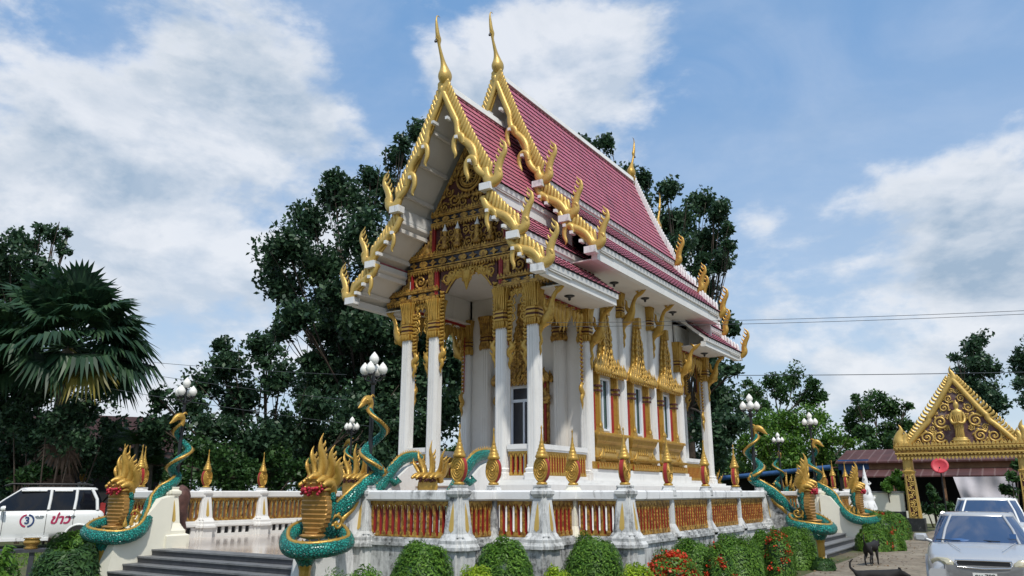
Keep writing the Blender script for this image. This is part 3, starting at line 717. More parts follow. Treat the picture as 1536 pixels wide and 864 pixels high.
def pilaster_prof(mb, x, y, w, z0, z1):
    """fluted square shaft"""
    mb.loft([redent(w, z0, x, y, .12), redent(w*.97, z1, x, y, .12)])
    for s in (-1, 1):
        for k in (-.45, 0, .45):
            mb.box(x+s*w*.985, x+s*(w+.012), y+k*w-.028, y+k*w+.028, z0+.15, z1-.05) if s > 0 else mb.box(x-(w+.012), x-w*.985, y+k*w-.028, y+k*w+.028, z0+.15, z1-.05)
            mb.box(x+k*w-.028, x+k*w+.028, *(sorted((y+s*w*.985, y+s*(w+.012)))), z0+.15, z1-.05)
def capital(x, y, w, z0, z1, parent, mat='gold'):
    mb = MB(); h = z1-z0
    mb.loft([redent(w*k, z0+h*t, x, y, .15) for t, k in ((0, 1.05), (.02, 1.2), (.16, 1.12), (.18, 1.24), (.22, 1.24), (.23, 1.1), (.27, 1.1), (.28, 1.26), (.33, 1.26), (.34, 1.1), (.37, 1.1), (.38, 1.22), (.41, 1.22), (.42, 1.08), (.55, 1.06), (.72, 1.15), (.88, 1.4), (1.0, 1.52))])
    for k in range(4):
        Mx = Matrix.Translation((x, y, 0)) @ Matrix.Rotation(k*PI/2, 4, 'Z'); mb.M = Mx
        for j in range(6):
            a = (-1+2*(j+.5)/6)*w*1.0; rr = w*.17
            mb.tube([(a*1.0, -w*1.10, z0+h*.44), (a*1.02, -w*1.10, z0+h*.66), (a*1.15, -w*1.25, z0+h*.84), (a*1.3, -w*1.5, z0+h*.97), (a*1.32, -w*1.62, z0+h*.99)], [rr*.9, rr, rr*.95, rr*.8, rr*.25], 6)
            mb.tube([(a*1.05, -w*1.2, z0+h*.15), (a*1.05, -w*1.28, z0+h*.05), (a*1.05, -w*1.22, z0-h*.05)], [rr, rr*.9, rr*.1], 6)
    mb.M = None
    c = tb(mb, 'capital', mat, parent)
    for t in (.235, .345): mb = MB(); mb.loft([redent(w*1.17, z0+h*t, x, y, .15), redent(w*1.17, z0+h*(t+.035), x, y, .15)]); tb(mb, 'capital_band', 'recess', c)
def column(x, y, w=.185, z0=2.05, zc=6.58, z1=7.86, base=True):
    mb = MB(); pilaster_prof(mb, x, y, w, z0, zc)
    if base: mb.loft([redent(w*k, z0+dz, x, y, .15) for dz, k in ((0, 1.5), (.18, 1.5), (.2, 1.25), (.3, 1.35), (.34, 1.1), (.42, 1.1))])
    c = tb(mb, 'column', 'white'); capital(x, y, w, zc, z1, c, 'gold' if abs(x) > 2 else 'gold'); return c
for sy in (-1, 1):
    for x in (-2.46, -1.32, 1.32, 2.46): column(x, sy*YP)
for s in (-1, 1):
    for sy in (-1, 1): column(s*2.44, sy*YH)
    for y in (-YH+2.75, -YH+5.5): column(s*2.42, y, .16, 2.3, 7.9, 9.0)
for x in (-1.5, 1.5):                                                   # pilasters on the front wall inside the porch
    mb = MB(); pilaster_prof(mb, x, -YH-.06, .2, 2.05, 6.7); c = tb(mb, 'pilaster', 'soffit'); capital(x, -YH-.06, .2, 6.7, 7.9, c, 'gold_old')

# ---- windows
def win(s, y):
    T = lambda a, b, c: (s*(2.40+c), y+a, b)
    mb = MB()
    for a0, a1, z0, z1 in ((-WW, -WW+.07, WZ0, WZ1), (WW-.07, WW, WZ0, WZ1), (-WW+.07, WW-.07, WZ0, WZ0+.07), (-WW+.07, WW-.07, WZ1-.07, WZ1)):
        mb.prism([(a0, z0), (a1, z0), (a1, z1), (a0, z1)], lambda a, b, c: (s*(2.36+c), y+a, b), .08)
    mb.prism([(-.03, WZ0+.07), (.03, WZ0+.07), (.03, WZ1-.07), (-.03, WZ1-.07)], lambda a, b, c: (s*(2.33+c), y+a, b), .04)
    wd = tb(mb, 'window', 'frame')
    mb = MB(); mb.prism([(-WW+.05, WZ0+.05), (WW-.05, WZ0+.05), (WW-.05, WZ1-.05), (-WW+.05, WZ1-.05)], lambda a, b, c: (s*(2.32+c), y+a, b), .01); tb(mb, 'pane', 'glass', wd)
    # flanking gilded pilasters with red flutes
    for q in (-1, 1):
        mb = MB(); w = .135; a = q*.70
        for k, wdt, dd in ((0, w, .10), (1, w*.72, .16), (2, w*.42, .21)):
            mb.prism([(a-wdt, 3.6), (a+wdt, 3.6), (a+wdt, 5.62), (a-wdt, 5.62)], T, dd, 0)
        for z in (4.98, 5.14): mb.prism([(a-w*1.15, z), (a+w*1.15, z), (a+w*1.15, z+.07), (a-w*1.15, z+.07)], T, .235, 2)
        for e in (-1, 1): mb.prism([(a+e*w*1.02-.012, 3.6), (a+e*w*1.02+.012, 3.6), (a+e*w*1.02+.012, 4.95), (a+e*w*1.02-.012, 4.95)], T, .09, 1)
        mb.prism([(a-w*1.2, 3.6), (a+w*1.2, 3.6), (a+w, 3.78), (a-w, 3.78)], T, .24, 0)
        flame(mb, lambda p, r, c, a=a: (s*(2.60+c), y+a+p, r), 0, 3.78, .35, 1, 1.8, 1); 
        tb(mb, 'window_pilaster', ['gold', 'red', 'recess'], wd)
    # flaring sill block
    mb = MB(); prof = [(2.44, .30, 1.16), (2.66, .30, 1.16), (2.68, .24, 1.10), (2.80, .34, 1.2), (2.86, .24, 1.10), (2.98, .20, 1.05), (3.12, .16, .98), (3.26, .19, 1.0), (3.36, .26, 1.06), (3.5, .30, 1.12), (3.56, .34, 1.14), (3.6, .34, 1.14)]
    mb.loft([[(s*2.38, y-h, z), (s*(2.40+d), y-h, z), (s*(2.40+d), y+h, z), (s*2.38, y+h, z)] for z, d, h in prof])
    teeth(mb, lambda a, b, c: (s*(2.72+c), y+a, b), -1.14, 1.14, 3.52, .10, .1, False); teeth(mb, lambda a, b, c: (s*(2.745+c), y+a, b), -1.16, 1.16, 2.84, .09, .11, True)
    for q in (-1, 1):
        for k in range(3): flame(mb, lambda p, r, c, q=q: (s*(2.66+c), y+q*.72+p, r), (k-1)*.13, 2.66, .5 if k == 1 else .36, q, 1.6, 1)
    for j in range(-2, 3): flame(mb, lambda p, r, c, j=j: (s*(2.60+c), y+p, r), j*.18, 2.98, .22, 1, 1.6, 1)
    tb(mb, 'window_sill', 'gold', wd)
    mb = MB(); mb.prism([(-1.18, 2.44), (1.18, 2.44), (1.18, 2.66), (-1.18, 2.66)], lambda a, b, c: (s*(2.701+c), y+a, b), .012, 1)
    n = 11
    for i in range(n):
        a = -1.16+2.32*(i+.5)/n; q = .105; mb.prism([(a-q, 2.44), (a+q, 2.44), (a, 2.65)], lambda p, r, c: (s*(2.714+c), y+p, r), .03)
        mb.prism([(a-q-.035, 2.66), (a-q+.035, 2.66), (a-q, 2.55)], lambda p, r, c: (s*(2.714+c), y+p, r), .03)
    tb(mb, 'leaf_band', ['gold', 'red'], wd)
    canopy(lambda a, b, c: (s*(2.42+c), y+a, b), 5.62, 8.15, 1.20, wd)
def canopy(T, z0, z1, hw, parent, mat='gold'):
    """stacked spire of flame tiers over an opening"""
    mb = MB(); H = z1-z0; n = 9
    mb.prism([(-hw*.92, z0+.04), (hw*.92, z0+.04), (hw*.74, z0+.30), (hw*.42, z0+.5), (hw*.30, z0+H*.42), (hw*.21, z0+H*.62), (hw*.13, z0+H*.80), (hw*.10, z0+H*.98), (-hw*.10, z0+H*.98), (-hw*.13, z0+H*.80), (-hw*.21, z0+H*.62), (-hw*.30, z0+H*.42), (-hw*.42, z0+.5), (-hw*.74, z0+.30)], T, .16, 0)
    rows = [(0.0, .96, .40), (.07, .66, .40), (.13, .40, .36), (.21, .33, .32), (.30, .31, .30), (.40, .29, .29), (.49, .29, .29), (.58, .25, .28), (.67, .20, .26), (.76, .16, .24), (.85, .12, .2)]
    for t, k, hh in rows:
        w = hw*k; m = max(2, int(w*2/.19)); d = .15+.16*k
        mb.prism([(-w, z0+H*t), (w, z0+H*t), (w*.96, z0+H*t+.06), (-w*.96, z0+H*t+.06)], T, d)
        for j in range(m):
            a = -w+2*w*(j+.5)/m; e = abs(a/w) if w else 0
            T2 = lambda p, r, c, d=d: T(p, r, c+d)
            flame(mb, T2, a, z0+H*t+.02, hh*(.72+.5*e), 1 if a > 0 else -1, 1.9, 1, 6)
        for q in (-1, 1): flame(mb, lambda p, r, c: T(p, r, c+.1), q*w*1.0, z0+H*t, hh*1.0, q, 1.6, 2)
    mb.prism([(-.13, z0+H*.84), (.13, z0+H*.84), (.10, z1), (-.10, z1)], T, .26)
    teeth(mb, lambda a, b, c: T(a, b, c+.24), -hw*.9, hw*.9, z0+.04, .13, .15, True)
    for j in range(-3, 4): spiral(mb, lambda p, r, c: T(p, r, c+.32), j*hw*.27, z0+.2, .14, 1.2, 1 if j > 0 else -1, .5, .24, 2)
    tb(mb, 'spire_canopy', [mat, 'recess'], parent)
for s in (-1, 1):
    for y in WIN: win(s, y)
for s in (-1, 1): mb = MB(); mb.box(*sorted((s*2.42, s*2.66)), -YH-.1, YH+.1, 2.42, 2.66); tb(mb, 'lower_gilded_band', 'gold')

# ---- door with its gilded portal
for s in (-1, 1):
    mb = MB(); yy = s*YH; T = lambda a, b, c: (a, yy+s*c, b)
    mb.prism([(-.5, 2.05), (.5, 2.05), (.5, 5.3), (-.5, 5.3)], lambda a, b, c: (a, yy-s*.05+s*c, b), .02)
    dr = tb(mb, 'door', 'door_dark')
    mb = MB()
    for a0, a1, b0, b1 in ((-.52, -.45, 2.05, 5.3), (.45, .52, 2.05, 5.3), (-.45, .45, 4.72, 4.82), (-.45, .45, 5.2, 5.3), (-.03, .03, 2.05, 4.72)): mb.prism([(a0, b0), (a1, b0), (a1, b1), (a0, b1)], lambda a, b, c: (a, yy-s*.02+s*c, b), .05)
    tb(mb, 'door_frame', 'frame', dr)
    for q in (-1, 1):
        mb = MB(); a = q*.86; w = .17
        for wdt, dd, mi in ((w, .10, 0), (w*.6, .17, 1), (w*.25, .2, 0)): mb.prism([(a-wdt, 2.05), (a+wdt, 2.05), (a+wdt, 5.4), (a-wdt, 5.4)], T, dd, mi)
        for z in (4.6, 4.8): mb.prism([(a-w*1.2, z), (a+w*1.2, z), (a+w*1.2, z+.08), (a-w*1.2, z+.08)], T, .22, 0)
        for z in (2.9, 4.7): 
            for e in (-1, 1): flame(mb, lambda p, r, c: (a+p, yy+s*(.2+c), r), e*.12, z, .45, e, 2, 2)
        tb(mb, 'portal_pilaster', ['gold_old', 'red'], dr)
    canopy(lambda a, b, c: (a, yy+s*c, b), 5.35, 8.2, 1.15, dr, 'gold_old')

# ---- roofs: stacked tiers of real overlapping tile courses
MAIN = [[(0, 16.5), (.42, 15.42), (.92, 14.22), (1.45, 13.08), (2.0, 12.02)], [(1.72, 11.92), (2.35, 11.2), (3.0, 10.58)], [(2.66, 10.72), (3.3, 9.98), (3.92, 9.36)]]
PORCH = [[(0, 14.6), (.42, 13.72), (.92, 12.72), (1.45, 11.76), (2.02, 10.86)], [(1.74, 10.44), (2.35, 9.76), (3.0, 9.14)], [(2.66, 9.02), (3.2, 8.52), (3.82, 8.02)]]
def prof_at(prof, n):
    P = curve(prof, 8); L = [0]
    for a, b in zip(P, P[1:]): L.append(L[-1]+float(np.linalg.norm(b-a)))
    out = []
    for i in range(n+1):
        t = L[-1]*i/n; k = min(max(np.searchsorted(L, t), 1), len(L)-1); f = (t-L[k-1])/(L[k]-L[k-1]); out.append(P[k-1]*(1-f)+P[k]*f)
    return out
def tier(prof, y0, y1, name, first, wave=.29, course=.265, fas=.40):
    P = curve(prof, 4); root = None
    tot = sum(float(np.linalg.norm(b-a)) for a, b in zip(P, P[1:])); n = max(3, int(tot/course)); Q = prof_at(prof, n)
    m = int((y1-y0)/wave*6)+1; ys_ = [y0+(y1-y0)*j/(m-1) for j in range(m)]; e = prof[-1]
    for s in (-1, 1):
        mb = MB()
        for i in range(n):
            a, b = Q[i], Q[i+1]; d = (b-a)/np.linalg.norm(b-a); nr = np.array([-d[1], d[0]]); nr = nr if nr[1] > 0 else -nr
            a2 = a-d*.03; vs = []; fa = []; fb = []
            for j, y in enumerate(ys_):
                ph = (y-y0)/wave; c = .5+.5*math.cos(2*PI*ph); wv = .020*c; sc = .038*c
                top = a2+nr*(.008+wv*.9); bot = b+d*sc+nr*(.045+wv); low = bot-nr*.05
                for p in (top, bot, low): vs.append((s*max(p[0], .0), y, p[1]))
            for j in range(m-1):
                for k in (0, 1):
                    q = (j*3+k, j*3+k+1, (j+1)*3+k+1, (j+1)*3+k); (fb if k else fa).append(q if s > 0 else q[::-1])
            mb.add(vs, fa, 0, False); mb.add(vs, fb, 1, False)
        root = tb(mb, name, ['tile', 'tile_dark'])
        mb = MB(); rg = [[(s*(p[0]), y, p[1]-.02) for p in P]+[(s*(p[0]-.02), y, p[1]-.16) for p in P[::-1]] for y in (y0+.04, y1-.04)]; mb.loft(rg)
        mb.box(*sorted((s*(e[0]-.16), s*(e[0]-.02))), y0+.02, y1-.02, e[1]-.17, e[1]-.045); mb.box(*sorted((s*(e[0]-.3), s*(e[0]-.09))), y0+.03, y1-.03, e[1]-fas, e[1]-.17)
        tb(mb, 'fascia', 'fascia', root)
    return root
for prof, i in zip(MAIN, range(3)): tier(prof, -YM, YM, 'roof_tier', i == 0, fas=(.62, .42, .52)[i])
for sy in (-1, 1):
    for prof, i in zip(PORCH, range(3)):
        y0, y1 = sorted((sy*YG, sy*(YH+.15)))
        tier(prof, y0, y1, 'roof_tier', i == 0, fas=(.52, .40, .38)[i])
mb = MB(); mb.loft([[(x, y, z) for x, z in ((-.19, 16.36), (.19, 16.36), (.13, 16.60), (-.13, 16.60))] for y in (-YM+.1, YM-.1)]); tb(mb, 'ridge_cap', 'fascia')
for sy in (-1, 1): mb = MB(); mb.loft([[(x, y, z) for x, z in ((-.18, 14.46), (.18, 14.46), (.12, 14.70), (-.12, 14.70))] for y in (sy*(YG-.1), sy*(YM-.2))]); tb(mb, 'ridge_cap', 'fascia')
# flat soffits
for s in (-1, 1):
    mb = MB(); mb.box(*sorted((s*2.38, s*3.62)), -YM+.05, YM-.05, 8.86, 8.90); tb(mb, 'soffit', 'soffit')
    for sy in (-1, 1): mb = MB(); mb.box(*sorted((s*2.2, s*3.52)), *sorted((sy*(YP+.05), sy*(YH+.06))), 7.68, 7.72); tb(mb, 'soffit', 'soffit')
mb = MB()                                                                 # porch ceilings and the gable soffits
for sy in (-1, 1): mb = MB(); mb.box(-2.5, 2.5, *sorted((sy*(YP-.1), sy*YH)), 8.62, 8.66); tb(mb, 'porch_ceiling', 'soffit')
for s in (-1, 1):
    for sy in (-1, 1):
        mb = MB(); mb.box(*sorted((s*2.36, s*2.48)), *sorted((sy*(YH+.004), sy*(YP+.1))), 7.72, 8.62); tb(mb, 'side_beam', 'white')
        if sy > 0: mb = MB(); mb.box(*sorted((s*2.40, s*3.5)), *sorted((sy*YM, sy*(YM-.1))), 8.02, 8.95); tb(mb, 'eave_end_wall', 'white')
                                                                 # stepped panels under the gable overhangs
def under(P3, ya, yb, dz):
    for s in (-1, 1):
        for prof in P3:
            mb = MB(); P = curve(prof, 3); nn = len(P)
            for k in range(nn-1):
                a, b = P[k], P[k+1]; 
                mb.loft([[(s*(a[0]-.04), y, a[1]-dz-.03), (s*(b[0]-.04), y, b[1]-dz-.03), (s*(b[0]-.04), y, b[1]-.17), (s*(a[0]-.04), y, a[1]-.17)] for y in sorted((ya, yb))])
            for k in range(1, nn, 3): b = P[k]; mb.box(*sorted((s*(b[0]-.12), s*(b[0]-.02))), *sorted((ya, yb)), b[1]-dz-.13, b[1]-dz)
            tb(mb, 'gable_soffit', 'soffit')
for sy in (-1, 1): under(PORCH, sy*(YG-.06), sy*(YP+.02), .20); under(MAIN, sy*(YM-.06), sy*(YM-1.2), .20)
mb = MB()
for sy in (-1, 1):
    mb = MB(); mb.prism([(-2.4, 8.95), (2.4, 8.95), (2.4, 10.8), (1.65, 11.6), (1.65, 12.4), (.05, 16.1), (-.05, 16.1), (-1.65, 12.4), (-1.65, 11.6), (-2.4, 10.8)], lambda a, b, c: (a, sy*(YM-1.0)+c, b), .08); tb(mb, 'upper_gable_wall', 'soffit')
# eave lamps
for s in (-1, 1):
    for y, z in ((-6.2, 7.68), (-2.9, 8.86), (-.2, 8.86), (2.6, 8.86), (6.2, 7.68)):
        mb = MB(); mb.lathe([(.16, 0), (.17, -.02), (.10, -.05), (.05, -.07), (.04, -.14), (.02, -.16)], (s*3.0, y, z), 14); tb(mb, 'eave_lamp', 'black')

# ---- gilded bargeboards
def barge(prof, yy, sy, s, first, parent=None, mat='gold'):
    """one side of one tier; s = side"""
    P = [p for p in curve(prof, 10)]; L = [0]
    for a, b in zip(P, P[1:]): L.append(L[-1]+float(np.linalg.norm(b-a)))
    tot = L[-1]; T = lambda a, b, c: (s*a, yy+sy*c, b)
    def pt(t):
        t = max(0, min(1, t))*tot; k = min(max(int(np.searchsorted(L, t)), 1), len(L)-1); f = (t-L[k-1])/(L[k]-L[k-1]); p = P[k-1]*(1-f)+P[k]*f
        d = P[k]-P[k-1]; d = d/np.linalg.norm(d); return p, d, np.array([-d[1], d[0]]) if -d[1] > 0 else np.array([d[1], -d[0]])
    mb = MB()
    # undulating naga body along the slope, ribbed fins above it
    ctrl = []; N = 26
    t_plain = .42 if first else .0
    for i in range(N+1):
        t = i/N; p, d, n = pt(t*(.93)); 
        if t < t_plain: o = -.10; w = .105
        else:
            ph = (t-t_plain)/(1-t_plain); o = -.14-.10*math.sin(ph*PI*(3.0 if first else 2.0)); w = .105+.03*math.sin(ph*PI)
        q = p+n*o; ctrl.append((q[0], q[1], w))
    horn(mb, lambda a, b, c: T(a, b, c+.10), ctrl, 8, 2, .75)
    # fins
    nf = int(tot/.175)
    for i in range(nf):
        t = (i+.3)/nf*.94; p, d, n = pt(t); base = p-n*.15+d*.13; tip = p+n*.21-d*.16
        mid = p+n*.03+d*.02
        horn(mb, lambda a, b, c: T(a, b, c+.05), [(base[0], base[1], .06), (mid[0], mid[1], .078), (tip[0], tip[1], .055), (tip[0]-d[0]*.07+n[0]*.02, tip[1]-d[1]*.07+n[1]*.02, .008)], 6, 3, .8)
    # backing strip
    a_ = [pt(i/14*.97) for i in range(15)]
    mb.prism([tuple(p+n*.05) for p, d, n in a_]+[tuple(p-n*.24) for p, d, n in a_[::-1]], lambda a, b, c: T(a, b, c), .05)
    # hooks hanging from the body
    for t in ((.50, .74) if first else (.36,)):
        p, d, n = pt(t); h = p-n*.20; x, z = h; k = 1.0 if first else .85
        horn(mb, lambda a, b, c: T(a, b, c+.16), [(x+.16*k, z-.30*k, .07*k), (x+.10*k, z-.06*k, .10*k), (x-.06*k, z+.04*k, .10*k), (x-.20*k, z-.10*k, .10*k), (x-.22*k, z-.38*k, .09*k), (x-.14*k, z-.62*k, .06*k), (x-.20*k, z-.74*k, .01)], 8, 4, .7)
    br = tb(mb, 'bargeboard', mat if sy < 0 else 'white_worn', parent); mb = MB()
    # U-bend and upturned flame finial
    p, d, n = pt(1.0); x, z = p; k = 1.0 if first else .92
    x -= .10
    horn(mb, lambda a, b, c: T(a, b, c+.08), [(x-.22*k, z+.42*k, .13*k), (x-.14*k, z+.08*k, .16*k), (x+.06*k, z-.10*k, .19*k), (x+.26*k, z+.04*k, .17*k), (x+.26*k, z+.30*k, .14*k), (x+.36*k, z+.58*k, .12*k), (x+.50*k, z+.82*k, .09*k), (x+.50*k, z+1.06*k, .055*k), (x+.38*k, z+1.20*k, .03*k), (x+.33*k, z+1.30*k, .006)], 9, 4, .6)
    for j in range(4):
        zz = z+(.40+.18*j)*k; xx = x+(.24+.07*j)*k; horn(mb, lambda a, b, c: T(a, b, c+.08), [(xx, zz, .055*k), (xx-.10*k, zz+.10*k, .04*k), (xx-.13*k, zz+.22*k, .005)], 6, 3, .7)
    horn(mb, lambda a, b, c: T(a, b, c+.14), [(x+.24*k, z+.28*k, .05), (x+.33*k, z+.24*k, .06), (x+.36*k, z+.14*k, .04), (x+.30*k, z+.12*k, .02)], 6, 3)
    tb(mb, 'eave_finial', mat, parent)
    mb = MB(); q = pt(1.0)[0]
    mb.prism([(q[0]-.42, q[1]-.34), (q[0]-.02, q[1]-.34), (q[0]-.02, q[1]-.12), (q[0]-.42, q[1]-.12)], lambda a, b, c: T(a, b, c-.04), .30)
    tb(mb, 'bracket_block', 'white_worn', br)
    for t in (.5, .3, .75):
        mb = MB(); p_, d_, n_ = pt(t); h = p_-n_*.30; mb.prism([(h[0]-.05, h[1]-.05), (h[0]+.05, h[1]-.05), (h[0]+.05, h[1]+.05), (h[0]-.05, h[1]+.05)], lambda a, b, c: T(a, b, c), .26); tb(mb, 'bracket_block', 'white_worn', br)
for P3, Y in ((PORCH, YG), (MAIN, YM)):
    for sy in (-1, 1):
        for s in (-1, 1):
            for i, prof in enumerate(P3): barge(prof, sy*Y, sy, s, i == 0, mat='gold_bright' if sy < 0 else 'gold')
def chofa(z, y, sy, mat='gold_bright'):
    mb = MB(); T = lambda a, b: (0, y+sy*a, z+b)
    ct = [(.02, -.14, .09), (.02, -.02, .19), (.02, .14, .265), (.03, .32, .26), (.07, .52, .165), (.15, .74, .095), (.27, 1.02, .068), (.37, 1.28, .058), (.39, 1.48, .095), (.46, 1.64, .085), (.52, 1.95, .062), (.55, 2.20, .035), (.50, 2.38, .02), (.36, 2.40, .008)]
    ct = [(a, b*.93, r*.93) for a, b, r in ct]
    p = curve(ct, 4); mb.tube([T(q[0], q[1]) for q in p], [q[2] for q in p], 10, 0, .85, (1, 0, 0))
    p = curve([(.38, 1.32, .045), (.50, 1.34, .035), (.56, 1.42, .012)], 3); mb.tube([T(q[0], q[1]) for q in p], [q[2] for q in p], 6)
    c = tb(mb, 'ridge_finial', mat)
    mb = MB(); mb.tube([T(.55, 1.40), T(.55, 1.28)], .008, 4); mb.lathe([(.01, .06), (.045, .0), (.05, -.05)], T(.55, 1.26), 8); tb(mb, 'bell', 'black', c)
    mb = MB(); mb.prism([(-.17, -.55), (.17, -.55), (.22, -.05), (.05, .12), (-.05, .12), (-.22, -.05)], lambda a, b, c: (a, y+sy*(c), z+b), .12); tb(mb, 'apex_plate', mat)
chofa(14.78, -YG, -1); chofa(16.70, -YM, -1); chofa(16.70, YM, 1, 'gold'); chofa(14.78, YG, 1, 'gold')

# ---- pediment and carved beams (front and rear)
def beam(x0, x1, z0, z1, yy, sy, name='carved_beam'):
    T = lambda a, b, c: (a, yy+sy*c, b); h = z1-z0; mb = MB(); mb.prism([(x0, z0), (x1, z0), (x1, z1), (x0, z1)], T, .10, 0)
    b_ = tb(mb, name, 'navy'); mb = MB()
    lozenges(mb, lambda a, b, c: T(a, b, c+.10), x0+.04, x1-.04, (z0+z1)/2, h*.46, .40)
    for z, q in ((z0+h*.18, 1), (z1-h*.22, 1)): mb.prism([(x0, z), (x1, z), (x1, z+.045), (x0, z+.045)], T, .15)
    mb.prism([(x0, z0-.01), (x1, z0-.01), (x1, z0+.05), (x0, z0+.05)], T, .17); mb.prism([(x0, z1-.05), (x1, z1-.05), (x1, z1+.01), (x0, z1+.01)], T, .18)
    teeth(mb, lambda a, b, c: T(a, b, c+.10), x0, x1, z0+.02, .15, .11, True); teeth(mb, lambda a, b, c: T(a, b, c+.12), x0, x1, z1, .13, .11)
    tb(mb, 'gilding', 'gold_old', b_); return b_
def pediment(sy):
    yy = sy*(YP-.02); T = lambda a, b, c: (a, yy+sy*c, b)
    mb = MB(); mb.prism([(-3.35, 7.9), (-1.2, 7.9), (-1.2, 8.8), (1.2, 8.8), (1.2, 7.9), (3.35, 7.9), (2.75, 8.65), (2.45, 9.3), (1.62, 10.3), (1.5, 11.0), (.05, 13.4), (-.05, 13.4), (-1.5, 11.0), (-1.62, 10.3), (-2.45, 9.3), (-2.75, 8.65)], T, .04)
    pd = tb(mb, 'pediment', 'recess')
    for x0, x1, z0, z1 in ((-3.4, -1.18, 7.92, 8.22), (1.18, 3.4, 7.92, 8.22), (-2.52, 2.52, 8.90, 9.40), (-1.55, 1.55, 10.42, 10.82)): 
        beam(x0, x1, z0, z1, yy, sy)
    for k, s in ((0, -1), (1, 1)):
        # small posts between the beams
        for x0, x1, z0, z1, mi in ((1.22, 1.36, 7.6, 8.92, 1), (1.40, 1.62, 8.25, 8.92, 0), (2.42, 2.52, 8.25, 8.85, 0), (2.30, 2.38, 8.25, 8.85, 1), (1.40, 1.50, 9.42, 10.42, 1), (1.52, 1.62, 9.42, 10.30, 0)):
            mb = MB(); mb.prism([(s*x0, z0), (s*x1, z0), (s*x1, z1), (s*x0, z1)], T, .13, 0)
            if mi: mb.prism([(s*(x0+.05), z0), (s*(x1-.05), z0), (s*(x1-.05), z1), (s*(x0+.05), z1)], lambda a, b, c: T(a, b, c+.13), .02)
            tb(mb, 'small_post', 'red' if mi else 'gold_old', pd)
        TT = lambda a, b, c: T(a, b, c+.09); mb = MB()
        spiral(mb, TT, s*1.98, 8.56, .27, 1.7, s, 0, .19, 5); spiral(mb, TT, s*2.62, 8.40, .14, 1.3, -s, 0, .22, 3)
        for q in range(4): flame(mb, TT, s*(2.5+.13*q), 8.28, .30-.05*q, s, 1.7, 1)
        tb(mb, 'scroll_carving', 'gold_old', pd); mb = MB()
        for q in range(5): flame(mb, TT, s*(1.72+.12*q), 9.46, .55-.08*q, s, 1.6, 2)
        tb(mb, 'scroll_carving', 'gold_old', pd)
    # middle panel: four small crowned figures among scrolls
    mb = MB(); TT = lambda a, b, c: T(a, b, c+.07)
    for i in range(9): spiral(mb, TT, -1.2+.30*i, 9.66+.02*(i % 2), .19, 1.6, 1 if i % 2 else -1, i*.9, .2, 4)
    for i in range(8): spiral(mb, TT, -1.05+.30*i, 10.10, .17, 1.5, -1 if i % 2 else 1, i*.7, .2, 4)
    tb(mb, 'scroll_carving', 'gold_old', pd)
    for x in (-.93, -.40, .40, .93):
        mb = MB(); c0 = (x, yy+sy*.17, 9.52)
        mb.lathe([(.13, 0), (.17, .08), (.12, .16), (.08, .22), (.115, .34), (.12, .42), (.05, .47), (.075, .52), (.085, .58), (.06, .65)], c0, 10, 0, True, 1, .8)
        for e in (-1, 1): mb.tube([(x+e*.12, c0[1], 9.93), (x+e*.22, c0[1]+sy*.04, 9.78), (x+e*.14, c0[1]+sy*.10, 9.68)], [.04, .035, .025], 6)
        fg = tb(mb, 'small_figure', 'gold_old')
        mb = MB(); mb.lathe([(.085, 0), (.09, .03), (.06, .09), (.03, .18), (.005, .27)], (x, c0[1], 10.14), 8); tb(mb, 'crown', 'white_worn', fg)
    # wheel and scrolls in the gable top
    mb = MB(); cz = 11.95
    for r, th in ((.50, .055), (.38, .03), (.30, .05), (.10, .05)): mb.tube([T(r*math.cos(2*PI*i/28), cz+r*math.sin(2*PI*i/28), .12) for i in range(29)], th, 6)
    for i in range(12): a = 2*PI*i/12; mb.tube([T(.08*math.cos(a), cz+.08*math.sin(a), .12), T(.30*math.cos(a), cz+.30*math.sin(a), .12)], .022, 5)
    mb.lathe_at(lambda a, b, c: T(a, cz+b, .13+c), 0, 0, .09); tb(mb, 'wheel_emblem', 'gold_old', pd)
    mb = MB()
    for s in (-1, 1):
        for x, z, r, h in ((.62, 11.25, .24, 1), (1.05, 11.05, .18, -1), (.86, 11.55, .16, 1), (.25, 11.12, .20, -1), (.62, 12.05, .14, -1), (.40, 12.50, .13, 1), (1.25, 10.98, .12, 1), (.18, 12.75, .10, -1)):
            spiral(mb, lambda a, b, c: T(a, b, c+.07), s*x, z, r, 1.6, s*h, .4, .2, 4)
        for q in range(9): flame(mb, lambda a, b, c: T(a, b, c+.08), s*(1.36-.15*q), 10.90+.235*q, .24, s, 1.7, 1)
    flame(mb, lambda a, b, c: T(a, b, c+.08), 0, 12.55, .6, 1, 1.6, 3)
    for i in range(7): flame(mb, lambda a, b, c: T(a, b, c+.1), -.45+.15*i, 11.22, .26, 1 if i > 3 else -1, 2, 1)
    for s in (-1, 1):
        horn(mb, lambda a, b, c: T(a, b, c+.06), [(s*1.46, 10.92, .05), (s*.72, 12.2, .05), (s*.06, 13.3, .05)], 6, 3)
    tb(mb, 'scroll_carving', 'gold_old', pd)
    # lobed arch between the middle columns with a pendant, and hanging side fringes
    def fringe(xa, xb, ztop, rise, drop, pend, name='arch_fringe'):
        mb = MB(); xm = (xa+xb)/2; hw = (xb-xa)/2; N = 18; inner = []
        for i in range(N+1):
            u = -1+2*i/N; z = ztop-rise*(abs(u)**2.2)-.10*math.cos(u*PI*.0)+.0
            inner.append((xm+u*hw*.80, ztop-.22-rise*abs(u)**2.4))
        mb.prism([(xa, ztop)]+[(xa, ztop-.22-rise)]+inner+[(xb, ztop-.22-rise), (xb, ztop)], lambda a, b, c: (a, yy-.03*sy+sy*c, b), .10, 1)
        Tg = lambda a, b, c: (a, yy+sy*(.07+c), b)
        horn(mb, Tg, [(x, z, .035) for x, z in inner], 6, 1)
        m = max(2, int(hw*2/.24))
